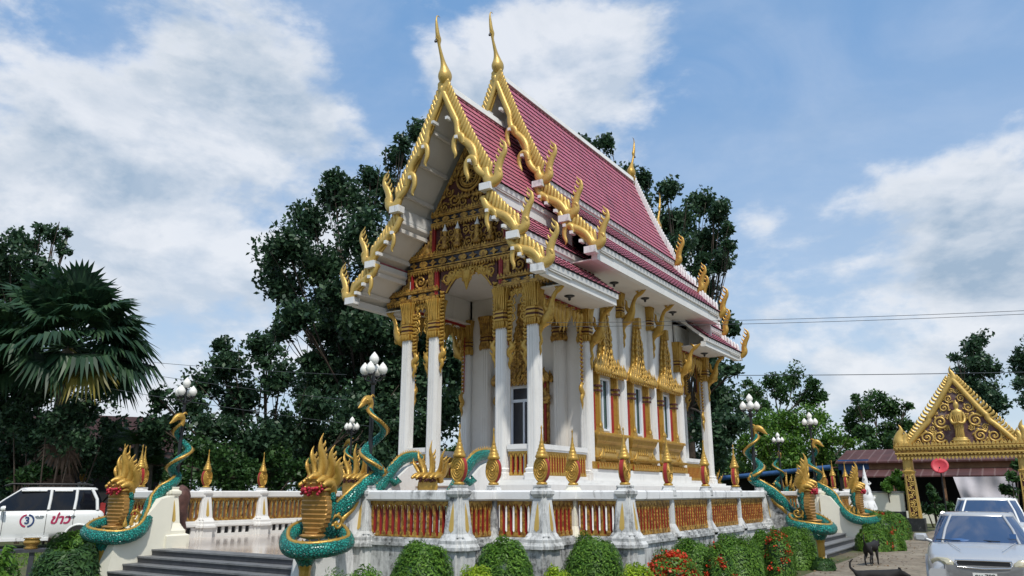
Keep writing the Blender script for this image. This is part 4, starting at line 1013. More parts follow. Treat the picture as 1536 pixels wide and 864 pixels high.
        for i in range(m):
            u = -1+2*(i+.5)/m; zc = ztop-.15-rise*.42*abs(u)**2.4; spiral(mb, Tg, xm+u*hw*.88, zc, min(.21, .12+rise*.14), 1.6, 1 if u > 0 else -1, 1, .22, 4)
            flame(mb, lambda a, b, c: (a, yy+sy*(.08+c), 2*zc-b), xm+u*hw*.8, zc, .26, 1 if u > 0 else -1, 1.6, 1)
        for s, x in ((-1, xa), (1, xb)):                      # ropes of leaves down the column sides, ending in a flame
            xx = x-s*.07; z1 = ztop-.22-rise; mb.box(xx-.045, xx+.045, *sorted((yy-.03*sy, yy+.04*sy)), z1-drop, z1+.1, 0); mb.box(xx-.075, xx-.05, *sorted((yy-.02*sy, yy+.05*sy)), z1-drop, z1+.1, 2)
            n = int(drop/.12)
            for k in range(n): z = z1+.06-k*.12; mb.tube([(xx-.09, yy+.05*sy, z+.03), (xx-.01, yy+.09*sy, z-.05), (xx+.08, yy+.05*sy, z-.01)], [.035, .06, .035], 6)
            for k in range(3 if not pend else 0): spiral(mb, Tg, xx-s*.09, z1-.02-.25*k, .12, 1.4, s, 1, .24, 4)
            zz = z1-drop
            T3 = lambda a, b, c: (xx+a*(-s), yy+sy*(.06+c), 2*zz-b)
            horn(mb, T3, [(0, zz-.1, .05), (.10, zz+.06, .10), (-.02, zz+.24, .11), (.06, zz+.42, .07), (-.01, zz+.60, .05), (.02, zz+.76, .006)], 7, 4, .7)
            for q in range(3): horn(mb, T3, [(.04, zz+.05+.16*q, .05), (.16, zz-.02+.16*q, .035), (.20, zz-.12+.16*q, .005)], 6, 3)
        if pend:
            zc = ztop-.25
            for q, (a, r) in enumerate(((0, .19), (-.2, .15), (.2, .15))): spiral(mb, lambda p, r_, c: (p, yy+sy*(.16+c), r_), xm+a, zc-.06, r, 1.4, 1 if a > 0 else -1, 1, .25, 4)
            T4 = lambda a, b, c: (xm+a, yy+sy*(.16+c), 2*zc-b); horn(mb, T4, [(0, zc, .20), (0, zc+.22, .17), (0, zc+.42, .09), (0, zc+.54, .05), (0, zc+.64, .006)], 10, 4, .6)
            for e in (-1, 1):
                for q in range(3): horn(mb, T4, [(e*.12, zc+.05+.12*q, .06), (e*(.26-.05*q), zc+.02+.13*q, .04), (e*(.32-.06*q), zc-.10+.12*q, .005)], 6, 3)
        tb(mb, name, ['gold', 'recess', 'red'], pd)
        return
    fringe(-1.13, 1.13, 8.88, .62, 1.9, True)
    for s in (-1, 1): a, b = sorted((s*1.52, s*2.26)); fringe(a, b, 7.92, .30, 1.35, False)
pediment(-1); pediment(1)
# side fringes between porch column and hall corner
for s in (-1, 1):
    for sy in (-1, 1):
        mb = MB(); xx = s*2.42; ya, yb = sorted((sy*(YH+.25), sy*(YP-.25)))
        mb.box(xx-.03, xx+.03, ya, yb, 7.60, 7.7, 1); T = lambda a, b, c: (xx+s*(.04+c), a, b); n = 12
        for i in range(n):
            y = ya+(yb-ya)*(i+.5)/n; e = abs(i-(n-1)/2)/((n-1)/2); hgt = .45+.5*(1-e)**2 if 3 < i < 8 else .40+.75*max(0, e-.5)
            spiral(mb, T, y, 7.48, .14, 1.4, 1 if i % 2 else -1, 1, .22, 3); flame(mb, lambda a, b, c: (xx+s*(.05+c), a, 14.9-b), y, 7.40, hgt, 1 if i > n/2 else -1, 1.4, 2)
        for y in (ya+.06, yb-.06):
            k = 1 if y > (ya+yb)/2 else -1; mb.box(xx-.015, xx+.015, y-.02+.05*k, y+.02+.05*k, 5.2, 7.4, 1)
            for j in range(16): z = 7.3-j*.14; mb.tube([(xx, y-.055, z), (xx+s*.05, y, z-.06), (xx, y+.055, z-.02)], [.025, .05, .025], 6)
            T3 = lambda a, b, c: (xx+s*(.03+c), y-k*a, 10.1-b); horn(mb, T3, [(0, 4.95, .05), (.09, 5.1, .1), (-.02, 5.28, .1), (.06, 5.45, .07), (0, 5.62, .05), (.02, 5.8, .006)], 7, 4, .7)
        tb(mb, 'side_fringe', ['gold', 'red'])

# ---- eave brackets (kinnari-like curved struts)
def bracket(x, y, s, z0, z1, out, mat='gold', ang=0):
    mb = MB(); T = (lambda a, b, c: (x+s*a, y+c, b)) if not ang else (lambda a, b, c: (x+c, y+ang*a, b)); h = z1-z0
    horn(mb, T, [(.02, z0-.34, .01), (.05, z0-.2, .045), (-.0, z0-.02, .085), (.09, z0+.12, .05), (.03, z0+h*.2, .07), (.10, z0+h*.32, .12), (.26, z0+h*.42, .19), (.40, z0+h*.56, .14), (.46, z0+h*.72, .085), (.58, z0+h*.86, .075), (out*.78, z0+h*.93, .085), (out, z0+h*1.0, .02)], 9, 4, .55)
    horn(mb, T, [(.34, z0+h*.56, .10), (.20, z0+h*.66, .07), (.20, z0+h*.78, .04), (.14, z0+h*.84, .005)], 7, 4, .55)
    horn(mb, T, [(out*.72, z0+h*.92, .06), (out*.60, z0+h*1.0, .04), (out*.5, z0+h*1.03, .005)], 6, 3, .6)
    horn(mb, T, [(.28, z0+h*.40, .08), (.42, z0+h*.36, .05), (.5, z0+h*.42, .01)], 6, 3, .6)
    tb(mb, 'eave_bracket', mat)
for s in (-1, 1):
    for y in (-YP, -YH, YH, YP): bracket(s*2.62, y, s, 5.95, 7.72, .95)
    for y in (-YH+2.75, -YH+5.5): bracket(s*2.56, y, s, 7.1, 8.88, 1.0)
# ---- porch railings
mbp = None
def porch_rail(p0, p1):
    a = Vector((*p0, 0)); b = Vector((*p1, 0)); L = (b-a).length; ang = math.atan2(b.y-a.y, b.x-a.x); X = Matrix.Translation(a) @ Matrix.Rotation(ang, 4, 'Z')
    mb = MB(); mb.M = X; mb.box(0, L, -.12, .12, 2.92, 3.06); mb.box(0, L, -.09, .09, 2.86, 2.92)
    r = tb(mb, 'porch_railing', 'white'); mb = MB(); mb.M = X; mb.box(0, L, -.10, .10, 2.05, 2.16); tb(mb, 'railing_kerb', 'white', r); mb = MB(); mb.M = X; slats(mb, .02, L-.02, 2.18, 2.86, .155, .085); tb(mb, 'slat_panel', ['gold', 'red'], r)
for sy in (-1, 1):
    for s in (-1, 1):
        porch_rail((s*2.45, sy*(YP-.25)), (s*2.45, sy*(YH+.25))); porch_rail((s*1.55, sy*YP), (s*2.25, sy*YP))

# ---- porch stair with its two cheek walls
for sy in (-1, 1):
    mb = MB(); n = 9; H = 2.0-FLOOR
    for k in range(n): z = 2.02-(k+1)*H/n+.0; mb.box(-1.2, 1.2, *sorted((sy*(7.9), sy*(8.1+.30*(k+1)))), FLOOR-.05, z)
    tb(mb, 'porch_steps', 'white')
    mb = MB()
    for k in range(n): z = 2.02-(k+1)*H/n; mb.box(-1.18, 1.18, *sorted((sy*(8.1+.30*k+.003), sy*(8.1+.30*(k+1)+.02))), z+.001, z+.03)
    tb(mb, 'step_treads', 'ply')
    for s in (-1, 1):
        mb = MB(); out = [(7.9, FLOOR-.05), (10.75, FLOOR-.05), (10.7, .9), (10.2, 1.15), (9.7, 1.6), (9.2, 2.1), (8.7, 2.42), (8.2, 2.56), (7.9, 2.58)]
        mb.prism(out, lambda a, b, c: (s*(1.22+c), sy*a, b), .26); tb(mb, 'stair_cheek', 'white')

# ---- porch nagas: arched teal body over each cheek, three-crested gilded head at the foot
def porch_naga(label, s, sy):
    root = thing('porch_naga', label, 'naga statue', (CX+s*1.35, CYT+sy*10.7, FLOOR), PI/2 if sy > 0 else -PI/2, 'nagas on the porch stair')
    # local +x outward, origin at the foot of the cheek
    b = curve([(-2.75, 0, 2.36, .08), (-2.45, 0, 2.42, .13), (-1.9, 0, 2.33, .15), (-1.45, 0, 2.05, .16), (-.95, 0, 1.55, .16), (-.5, 0, 1.1, .16), (-.1, 0, .92, .16), (.2, 0, 1.0, .15), (.22, 0, 1.3, .14), (.2, 0, 1.6, .1)], 6)
    mb = MB(); mb.tube([p[:3] for p in b], [p[3] for p in b], 14, 0, 1, (0, 0, 1), True, lambda i, j: 1+.06*abs(math.sin(PI*(i*.5+(j % 2)*.5)))); mb.build('body', 'teal', root)
    mb = MB(); cr = [Vector(p[:3])+Vector((.02, 0, p[3])) for p in b[:-18]]; mb.tube(cr, .035, 6)
    for i in range(1, len(cr)-1): horn(mb, lambda a, bb, c, i=i: (cr[i].x+a, c, cr[i].z+bb), [(0, 0, .03), (.0, .05, .02), (-.02, .10, .004)], 5, 2)
    mb.build('spine_crest', 'gold', root)
    mb = MB(); mb.tube([(-1.15, .17, 1.72), (-1.3, .2, 1.62), (-1.5, .19, 1.68), (-1.4, .17, 1.80)], [.06, .1, .09, .03], 8); mb.build('fin', 'teal', root)
    mb = MB(); mb.loft([[(.22+.10*math.cos(a)+dx, w_*math.sin(a), z) for a in np.linspace(-PI, PI, 13)[:-1]] for z, w_, dx in ((.85, .22, 0), (1.05, .24, .03), (1.25, .30, .05), (1.5, .34, .05), (1.7, .30, .04), (1.8, .2, .02))], 0, True, True)
    mb.build('hood', 'gold', root)
    for v, hh in ((0, .95), (-.2, .72), (.2, .72), (-.33, .5), (.33, .5)):
        mb = MB(); mb.tube(curve([(.1, v*.9, 1.62, 0), (.2, v, 1.78, 0), (.34, v*1.1, 1.78, 0), (.46, v*1.15, 1.72, 0)], 4), [.08]*6+[.07, .07, .065, .06, .05, .045, .035], 8)
        TT = lambda a, bb, c: (.16-a, v+bb*.35*(v/.2)+c, 1.74+bb); w_ = .1
        horn(mb, TT, [(0, 0, w_), (.07, hh*.25, w_*1.1), (.03, hh*.5, w_*.85), (-.03, hh*.72, w_*.5), (.03, hh, .006)], 7, 5, .5)
        for q in range(4): t = .2+q*.15; horn(mb, TT, [(.08, hh*(t-.06), .04), (.17, hh*(t+.04), .03), (.17, hh*(t+.12), .004)], 5, 3, .6)
        mb.build('crest_head', 'gold', root)
    mb = MB(); rg = random.Random(5)
    for i in range(22): a = -1.1+2.2*i/21; mb.lathe([(.01, -.03), (.04, 0), (.01, .03)], (.30+.1*math.cos(a), .34*math.sin(a), 1.68+rg.uniform(-.05, .05)), 6)
    mb.build('flower_garland', 'recess', root)
    return root
porch_naga('gilded naga head behind the front balustrade, at the foot of the right porch stair cheek', 1, -1)
porch_naga('porch stair naga on the left cheek, its head just behind the nearest coiled naga', -1, -1)
porch_naga('rear stair naga whose gold crests show past the last temple column', 1, 1)

# ================================================================ GATE at the end of the driveway
GY = 46.0; GC = -2.65
gate = thing('temple_gate', 'gilded arched gate with maroon gable and standing figure at the end of the driveway', 'gate', (GC, GY, G))
go = (0, 0, G)
def gb(mb, n, m, p=None): return mb.build(n, m, p or gate, go)
Tg = lambda a, b, c: (a, -.30-c, b)
for s in (-1, 1):
    mb = MB(); x = s*2.5; mb.loft([rect(.42, .38, G-.1, x), rect(.42, .38, .40, x)]); bs = gb(mb, 'pillar_base', 'black_stone')
    mb = MB(); mb.loft([redent(.30, .40, x, 0, .14), redent(.24, 2.62, x*1.02, 0, .14)]); mb.loft([redent(.27, 2.62, x*1.02), redent(.31, 2.74, x*1.02), redent(.24, 2.80, x*1.02), redent(.23, 3.42, x*1.02)])
    pl = gb(mb, 'pillar', 'gold_bright')
    mb = MB(); mb.box(x-.19, x+.19, -.31, -.295, .5, 2.5); gb(mb, 'pillar_panel', 'recess', pl)
    mb = MB()
    for k in range(10): spiral(mb, lambda a, b, c: (a, -.33-c, b), x+(.06 if k % 2 else -.06), .62+.21*k, .13, 1.5, 1 if k % 2 else -1, k, .24, 3)
    for e in (-1, 1): mb.box(x+e*.19-.025, x+e*.19+.025, -.36, -.30, .45, 2.6)
    gb(mb, 'pillar_scrolls', 'gold_bright', pl)
mb = MB(); mb.box(-3.0, 3.0, -.34, .34, 3.42, 3.60); mb.box(-3.06, 3.06, -.40, .40, 3.60, 3.80); mb.box(-3.1, 3.1, -.44, .44, 3.80, 4.02)
bm_ = gb(mb, 'crossbeam', 'gold_old')
mb = MB()
for z, h, dn, c in ((3.46, .17, True, .06), (3.66, .15, True, .12), (3.80, .12, False, .12), (4.0, .20, False, .12), (3.96, .14, True, .16)): teeth(mb, lambda a, b, q, c=c: Tg(a, b, q+c), -3.02, 3.02, z, h, .17, dn)
for z in (3.62, 3.92): mb.tube([Tg(-3.05, z, .14), Tg(3.05, z, .14)], .05, 6)
gb(mb, 'beam_leaves', 'gold_bright', bm_)
fr = [(2.42, 4.02), (1.72, 4.85), (1.35, 5.22), (1.28, 5.46), (1.05, 5.74), (0, 7.36)]
mb = MB(); mb.prism([(-a, b) for a, b in fr]+[(a, b) for a, b in fr[-2::-1]], lambda a, b, c: (a, .1-c, b), .2); gb(mb, 'gable_panel', 'purple')
mb = MB()
for s in (-1, 1):
    horn(mb, lambda a, b, c: (a, -.16-c, b), [(s*a, b, .14) for a, b in fr], 8, 3, .7)
    P = curve([(s*(a+.1), b+.12, 0) for a, b in ((2.35, 4.12), (0.0, 7.34))], 24)
    for i, p in enumerate(P[1:-1]): horn(mb, lambda a, b, c: (a, -.12-c, b), [(p[0]-s*.12, p[1]-.08, .07), (p[0]+s*.05, p[1]+.0, .085), (p[0]+s*.10, p[1]+.10, .06), (p[0]+s*.08, p[1]+.18, .01)], 6, 3)
    mb.prism([(s*2.5, 4.0), (0, 7.46), (0, 7.19), (s*2.2, 4.0)], lambda a, b, c: (a, -.10+c, b), .16)
    for k, (dx, h) in enumerate(((2.72, 1.15), (2.5, .8), (2.92, .6))): flame(mb, lambda a, b, c: (a, -.2-c, b), s*dx, 4.0, h, s, 1.5, 3)
flame(mb, lambda a, b, c: (a, -.16-c, b), 0, 7.2, .85, 1, 1.2, 2); flame(mb, lambda a, b, c: (a, -.16-c, b), -.08, 7.15, .5, -1, 1.6, 2)
gb(mb, 'gable_frame', 'gold_bright')
mb = MB(); TT = lambda a, b, c: (a, -.13-c, b)
for s in (-1, 1):
    for x, z, r, h in ((.78, 5.2, .34, 1), (1.5, 4.42, .32, -1), (.9, 4.45, .30, 1), (.55, 5.9, .24, -1), (.28, 6.35, .20, 1), (1.92, 4.22, .18, 1), (.55, 4.85, .14, -1), (.12, 6.75, .14, -1), (1.18, 4.85, .16, 1), (.42, 5.45, .12, 1), (1.95, 4.55, .10, -1), (1.2, 4.18, .13, 1), (.95, 5.62, .10, -1), (.4, 6.62, .08, 1)): spiral(mb, TT, s*x, z, r, 1.7, s*h, s*.6, .19, 5, 7)
gb(mb, 'gable_scrolls', 'gold_bright')
mb = MB(); c0 = (.02, -.28, 0)
mb.lathe([(.42, 4.02), (.46, 4.08), (.34, 4.12), (.40, 4.18), (.44, 4.24), (.32, 4.28), (.36, 4.33), (.28, 4.38)], c0, 16, 0, True, 1, .5)
mb.lathe([(.20, 4.36), (.22, 4.42), (.20, 4.7), (.235, 5.1), (.225, 5.4), (.27, 5.62), (.24, 5.72), (.09, 5.78), (.085, 5.84), (.125, 5.92), (.13, 6.02), (.10, 6.12), (.05, 6.16), (.04, 6.22), (.0, 6.28)], c0, 14, 0, True, 1, .55)
for s in (-1, 1): mb.tube(curve([(.02+s*.24, -.3, 5.62, 0), (.02+s*.31, -.32, 5.3, 0), (.02+s*.22, -.44, 5.08, 0), (.02+s*.02, -.50, 5.12, 0)], 4), [.075]*9+[.06, .055, .05, .05], 8)
for k in range(4): mb.tube(curve([(-.18+.1*k, -.42, 5.5, 0), (-.1+.08*k, -.45, 5.0, 0), (-.12+.09*k, -.42, 4.35, 0)], 4), .018, 5)
gb(mb, 'standing_figure', 'gold_bright')

# ================================================================ walls, buildings, dish, cloth beyond the gate
mb = MB(); mb.box(-7.7, 0, -.12, .12, .72-G, 1.66-G); w1 = None
root = thing('boundary_wall', 'cream boundary wall with black stone foot joining the gilded gate', 'wall', (GC-2.95, GY+.1, G))
mb.build('wall_panel', 'cream', root); mb = MB(); mb.box(-7.7, 0, -.17, .17, 0, .72-G); mb.build('wall_foot', 'black_stone', root)
mb = MB(); mb.box(-7.75, .02, -.17, .17, 1.66-G, 1.74-G); mb.build('coping', 'step', root)

def roof_mat(t, co, c, b):
    wv = t.new('ShaderNodeTexWave', wave_type='BANDS', bands_direction='X'); t.set(wv, 'Vector', co); wv.inputs['Scale'].default_value = .55; wv.inputs['Distortion'].default_value = .6
    return t.mix(t.ramp(wv.outputs['Color'], [(.93, (0, 0, 0)), (.97, (.22,)*3)]), c, (.34, .27, .25, 1))
M['rust2'] = material('patched_rusty_sheet', (.085, .03, .027), .75, 0, .4, .6, .15, 20, extra=roof_mat)
b = thing('long_building', 'long low building with two rusty maroon sheet roofs behind the gate', 'building', (-5.5, 61, G)); bo = (-5.5, 61, 0)
mb = MB(); mb.loft([[(x, 59.2, 3.72), (x, 64, 4.75), (x, 64, 4.65), (x, 59.2, 3.62)] for x in (-11.3, 8)]); mb.build('roof', 'rust2', b, (-5.5, 61, G))
mb = MB(); mb.loft([[(x, 57.4, 2.72), (x, 59.6, 3.22), (x, 59.6, 3.14), (x, 57.4, 2.64)] for x in (-10.0, 8)]); mb.build('awning', 'rust2', b, (-5.5, 61, G))
mb = MB(); mb.box(-9.2, 8, 59.6, 59.8, 3.1, 3.8); mb.build('upper_wall', 'ply', b, (-5.5, 61, G))
mb = MB(); mb.box(-11.2, -9.2, 59.6, 59.8, 2.9, 3.9); mb.build('gable_board', 'blue', b, (-5.5, 61, G))
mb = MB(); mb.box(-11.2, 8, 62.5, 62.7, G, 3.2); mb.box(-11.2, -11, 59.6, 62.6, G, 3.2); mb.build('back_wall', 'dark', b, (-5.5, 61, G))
for x in (-10.5, -7.5, -4.6, -1.0, 2.4, 5.4): mb = MB(); mb.box(x-.08, x+.08, 57.7, 57.86, G, 2.66); mb.build('post', 'ply', b, (-5.5, 61, G))
mb = MB(); mb.box(-8.0, 6, 57.9, 58.1, G, .5); mb.build('low_wall', 'cream', b, (-5.5, 61, G))
b = thing('open_shed', 'dark shed with blue painted roof edge beside the bright bushes', 'shed', (-15.5, 60, G))
mb = MB(); mb.loft([[(x, 58, 2.62+(x+20)*.09), (x, 62, 2.75+(x+20)*.09), (x, 62, 2.65+(x+20)*.09), (x, 58, 2.55+(x+20)*.09)] for x in (-20.5, -11.6)]); mb.build('roof', 'rust', b, (-15.5, 60, G))
mb = MB(); mb.tube([(-20.6, 57.9, 2.55), (-11.4, 57.9, 3.35)], .17, 8); mb.build('roof_edge', 'blue', b, (-15.5, 60, G))
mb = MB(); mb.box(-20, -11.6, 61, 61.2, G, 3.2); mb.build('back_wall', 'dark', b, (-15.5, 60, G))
# cloth
mb = MB(); nx, nz = 26, 14; vs = []; x0, x1, z0, z1 = -4.0, -.75, 1.0, 2.62
for j in range(nz+1):
    for i in range(nx+1):
        u, v = i/nx, j/nz; sag = .10*math.sin(PI*u)*(1-v)*v*2
        vs.append((x0+(x1-x0)*u+(.35*(v)*(1-u)**3), .10*math.sin(u*9+v*3)*(1-v*.6)+.07*math.sin((u*6-v*5))+.04*math.sin(u*23), z1-(z1-z0)*v-sag))
mb.add(vs, [(j*(nx+1)+i, j*(nx+1)+i+1, (j+1)*(nx+1)+i+1, (j+1)*(nx+1)+i) for j in range(nz) for i in range(nx)], 0, True)
o = mb.build('hanging_cloth', 'tarp', None, (-2.3, 0, G)); o.location = (-2.3, 57.1, G); tag(o, 'grey creased cloth hung under the rusty awning, seen through the gate', 'cloth')
# dish
root = thing('satellite_dish', 'round red satellite dish on a thin pole seen through the gate', 'satellite dish', tuple(ground(1415, 50)))
mb = MB(); mb.M = Matrix.Translation((0, 0, 3.35)) @ Matrix.Rotation(R(68), 4, 'X'); mb.lathe([(0.001, -.10), (.15, -.09), (.32, -.04), (.44, .03), (.45, .045), (.32, -.02), (.15, -.07), (.001, -.08)], (0, 0, 0), 24); mb.build('dish', 'dish', root)
mb = MB(); mb.tube([(0, .12, 0), (0, .12, 3.3)], .04, 6); mb.build('pole', 'black', root)
mb = MB(); mb.tube([(0, 0, 3.3), (0, -.35, 3.25)], .015, 5); mb.cbox(0, -.36, 3.25, .06, .06, .08); mb.build('receiver', 'black', root)
# house behind the palms
root = thing('old_house', 'dark wooden house with dull maroon roof hidden behind the fan palm', 'house', (-50, 24, G)); mb = MB(); mb.M = Matrix.Rotation(R(62), 4, 'Z')
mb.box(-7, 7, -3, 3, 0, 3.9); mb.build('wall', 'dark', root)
M['old_roof'] = material('dull_maroon_roof', (.04, .016, .016), .85, 0, .4, 1)
mb = MB(); mb.M = Matrix.Rotation(R(62), 4, 'Z'); mb.prism([(-4, 3.6), (0, 6.6), (4, 3.6), (4, 3.45), (0, 6.4), (-4, 3.45)], lambda a, b, c: (-7.6+c, a, b), 15.2); mb.build('roof', 'old_roof', root)

# ---- boundary finial posts far left
for i, (px, D) in enumerate(((6, 42), (122, 44))):
    p = ground(px, D); root = thing('boundary_post', ['gold leaf finial post above the white car, left edge of the photo', 'gold leaf finial post behind the white car roof rack'][i], 'post', p, R(62))
    mb = MB(); mb.M = Matrix.Translation((0, 0, .55)); finial_mb(mb); mb.build('finial', ['gold_old', 'red'], root); mb = MB(); mb.loft([redent(.22, 0), redent(.17, 2.2), redent(.24, 2.3), redent(.2, 2.42)]); mb.build('shaft', 'white_worn', root)

# ---- carved figure, white spire, pot
p = (-21.2, 14.6, FLOOR)
root = thing('carved_statue', 'dark brown carved wooden figure with domed hood, half hidden by the left step post', 'statue', p, R(-55))
mb = MB(); mb.lathe([(.30, 0), (.34, .06), (.26, .12), (.30, .3), (.24, .5), (.30, .72), (.26, .9), (.30, 1.05), (.33, 1.25), (.27, 1.42), (.15, 1.52), (.02, 1.58)], (0, 0, 0), 16, 0, True, 1, .8)
for k in range(5): a = -.9+.45*k; mb.tube(curve([(.30*math.sin(a), -.22*math.cos(a)-.03, .1, 0), (.32*math.sin(a*1.2), -.26*math.cos(a), .5, 0), (.24*math.sin(a), -.24*math.cos(a), .85, 0)], 4), .05, 6)
mb.build('body', 'wood', root); mb = MB(); mb.lathe([(.02, 1.0), (.11, 1.05), (.145, 1.16), (.13, 1.28), (.07, 1.36)], (0, -.20, 0), 12); mb.tube([(0, -.33, 1.22), (0, -.36, 1.14)], [.02, .03], 6)
for s in (-1, 1): mb.lathe_at(lambda a, b, c, s=s: (s*.05+a, -.33-c, 1.22+b), 0, 0, .018)
mb.tube([(-.04, -.335, 1.09), (.04, -.335, 1.09)], .012, 5); mb.build('face', 'wood', root)
p = at(1303, 770, 38); root = thing('white_spire', 'slender weathered white spire ornament at the far terrace corner, left of the cream wall', 'ornament', (p[0], p[1], G))
mb = MB(); mb.lathe([(.42, 0), (.42, .5), (.30, .6), (.34, .75), (.40, 1.0), (.38, 1.3), (.30, 1.55), (.27, 1.6), (.29, 1.66), (.22, 1.9), (.20, 1.93), (.21, 1.98), (.15, 2.2), (.13, 2.25), (.14, 2.3), (.08, 2.6), (.03, 2.95), (.002, 3.1)], (0, 0, 0), 12); mb.build('spire', 'white_worn', root)
mb = MB()
for k in range(16): a = k*2.4; z = .7+k*.12; r = .40-.02*k; mb.tube([(r*math.cos(a), r*math.sin(a), z), ((r+.08)*math.cos(a), (r+.08)*math.sin(a), z+.06), ((r+.02)*math.cos(a), (r+.02)*math.sin(a), z+.16)], [.05, .04, .01], 5)
mb.build('leaf_ornament', 'white_worn', root)
p = at(48, 812, 21); pz = float(p[2]); root = thing('brass_pot', 'brass pot standing on a dark ledge in front of the white car', 'pot', (p[0], p[1], pz-.16))
mb = MB(); mb.lathe([(r_*.62, z_*.62) for r_, z_ in ((.20, 0), (.24, .03), (.17, .08), (.26, .16), (.28, .26), (.22, .33), (.29, .37), (.27, .38), (.2, .33))], (0, 0, 0), 16); mb.build('bowl', 'brass', root)
mb = MB(); p2 = ground(62, 21); mb.M = Matrix.Translation((p2[0], p2[1], 0)) @ Matrix.Rotation(R(62), 4, 'Z')
mb.box(-1.0, 1.0, -.3, .3, pz-.22, pz-.16); mb.box(-.9, -.8, -.25, .25, G, pz-.22); mb.box(.8, .9, -.25, .25, G, pz-.22); mb.box(-.05, .05, -.25, .25, G, pz-.22)
tag(mb.build('stone_bench', 'step_side', None, p2), 'dark stone ledge under the brass pot', 'bench').location = p2

# ================================================================ CARS (metres inside, scaled at the root)
def ring_sec(x, hw, zb, zs, crown=.03):
    h = [(0, zb), (.55*hw, zb), (.93*hw, zb+.05), (hw, zb+.22), (hw, zs-.20), (.965*hw, zs-.07), (.86*hw, zs-.005), (.5*hw, zs+crown*.8), (0, zs+crown)]
    return [(x, y, z) for y, z in h]+[(x, -y, z) for y, z in h[-2:0:-1]]
def rrect(x0, x1, hw, z, k=.12):
    return [(x1, hw-k*1.3, z), (x1-k, hw, z), ((x0+x1)/2, hw*1.01, z), (x0+k, hw, z), (x0, hw-k, z), (x0, 0, z), (x0, -hw+k, z), (x0+k, -hw, z), ((x0+x1)/2, -hw*1.01, z), (x1-k, -hw, z), (x1, -hw+k*1.3, z), (x1+k*.6, 0, z)]
def wheel(root, x, y, r=.31, wd=.2):
    s = 1 if y > 0 else -1; wh = MB(); wh.loft([[(x+rr*math.cos(2*PI*k/24), y+dy, r+rr*math.sin(2*PI*k/24)) for k in range(24)] for rr, dy in ((r*.9, -wd/2), (r, -wd*.35), (r, wd*.35), (r*.9, wd/2))], 0, True, True)
    w_ = wh.build('wheel', 'tyre', root); rm = MB()
    rm.loft([[(x+rr*math.cos(2*PI*k/20), y+dy*s, r+rr*math.sin(2*PI*k/20)) for k in range(20)] for rr, dy in ((r*.64, wd*.505), (r*.58, wd*.47), (r*.2, wd*.50))], 0, True, True)
    rm.build('rim', 'chrome', w_)
def car(name, label, cat, loc, rz, scale, paint, st, gh, axles, hw, glass='car_glass', mirrors=.92, group=None):
    root = thing(name, label, cat, loc, rz, group); root.scale = (scale,)*3
    body = []
    P = curve([(a, b, c, d) for a, b, c, d in st], 5)
    mb = MB(); mb.loft([ring_sec(*p) for p in P], 0, True, True); bd = mb.build('body', paint, root, recalc=True)
    zb, zt, bx0, bx1, bw, tx0, tx1, tw = gh
    mb = MB(); mb.loft([rrect(bx0, bx1, bw, zb), rrect((bx0+tx0)/2-.06, (bx1+tx1)/2+.03, (bw+tw)/2+.02, (zb+zt)/2), rrect(tx0, tx1, tw, zt)], 0, True, True); mb.build('windows', glass, root)
    mb = MB(); mb.loft([rrect(tx0-.04, tx1+.03, tw+.012, zt-.035), rrect(tx0-.03, tx1+.02, tw+.012, zt+.005), rrect(tx0+.03, tx1-.06, tw-.07, zt+.04), rrect(tx0+.3, tx1-.3, tw-.3, zt+.05)], 0, True, True); mb.build('roof', paint, root)
    A, B_, D_ = rrect(bx0, bx1, bw, zb), rrect((bx0+tx0)/2-.06, (bx1+tx1)/2+.03, (bw+tw)/2+.02, (zb+zt)/2), rrect(tx0, tx1, tw, zt)
    for k, r_ in ((0, .024), (10, .024), (3, .05), (7, .05))+(((2, .03), (8, .03)) if name == 'parked_car' else ()):
        mb = MB(); mb.tube([A[k], B_[k], D_[k]], r_, 6); mb.build('pillar', paint, root)
    for x in axles:
        for s in (-1, 1):
            wheel(root, x, s*(hw-.10))
            a = MB(); a.loft([[(x+rr*math.cos(PI*k/14), s*(hw+dy), .32+rr*math.sin(PI*k/14)) for k in range(15)] for rr, dy in ((.40, -.06), (.40, .012), (.345, .012), (.345, -.06))], 0, False, True, False); a.build('wheel_arch', paint, root)
            a = MB(); a.prism([(x+.35*math.cos(2*PI*k/20), .32+.35*math.sin(2*PI*k/20)) for k in range(20)], lambda p, q, c: (p, s*(hw-.012+c), q), .014); a.build('wheel_well', 'tyre', root)
    for s in (-1, 1):
        mb = MB(); mb.M = Matrix.Translation((bx1-.38, s*(bw+.20), zb+.07)); mb.loft([[(dx, y*k, z*k) for y, z in ((-.11, -.06), (.10, -.07), (.12, .0), (.09, .07), (-.09, .07), (-.12, 0))] for dx, k in ((-.05, 1), (.02, 1), (.07, .6))], 0, True, True); mb.M = None
        mb.tube([(bx1-.36, s*(bw+.02), zb), (bx1-.36, s*(bw+.14), zb+.05)], .03, 6); mb.build('mirror', paint, root)
    return root
sed = car('parked_car', 'silver four-door saloon car facing the camera at the right edge of the driveway', 'car', (-1.02, 19.15, G), R(-87), 1.1, 'car_silver',
    [(2.20, .55, .40, .50), (2.17, .70, .30, .60), (2.06, .77, .22, .68), (1.8, .82, .19, .76), (1.4, .845, .18, .84), (1.05, .85, .18, .90), (.3, .85, .18, .93), (-1.3, .85, .18, .95), (-1.95, .82, .2, .93), (-2.15, .76, .25, .86), (-2.22, .6, .35, .7)],
    (.90, 1.36, -1.62, 1.08, .74, -.95, .32, .57), (1.32, -1.28), .85, 'windscreen')
mb = MB()
mb.prism([(-.34, .60), (.34, .60), (.38, .66), (.36, .69), (-.36, .69), (-.38, .66)], lambda a, b, c: (2.155+c, a, b), .035); gr = mb.build('grille', 'black', sed)
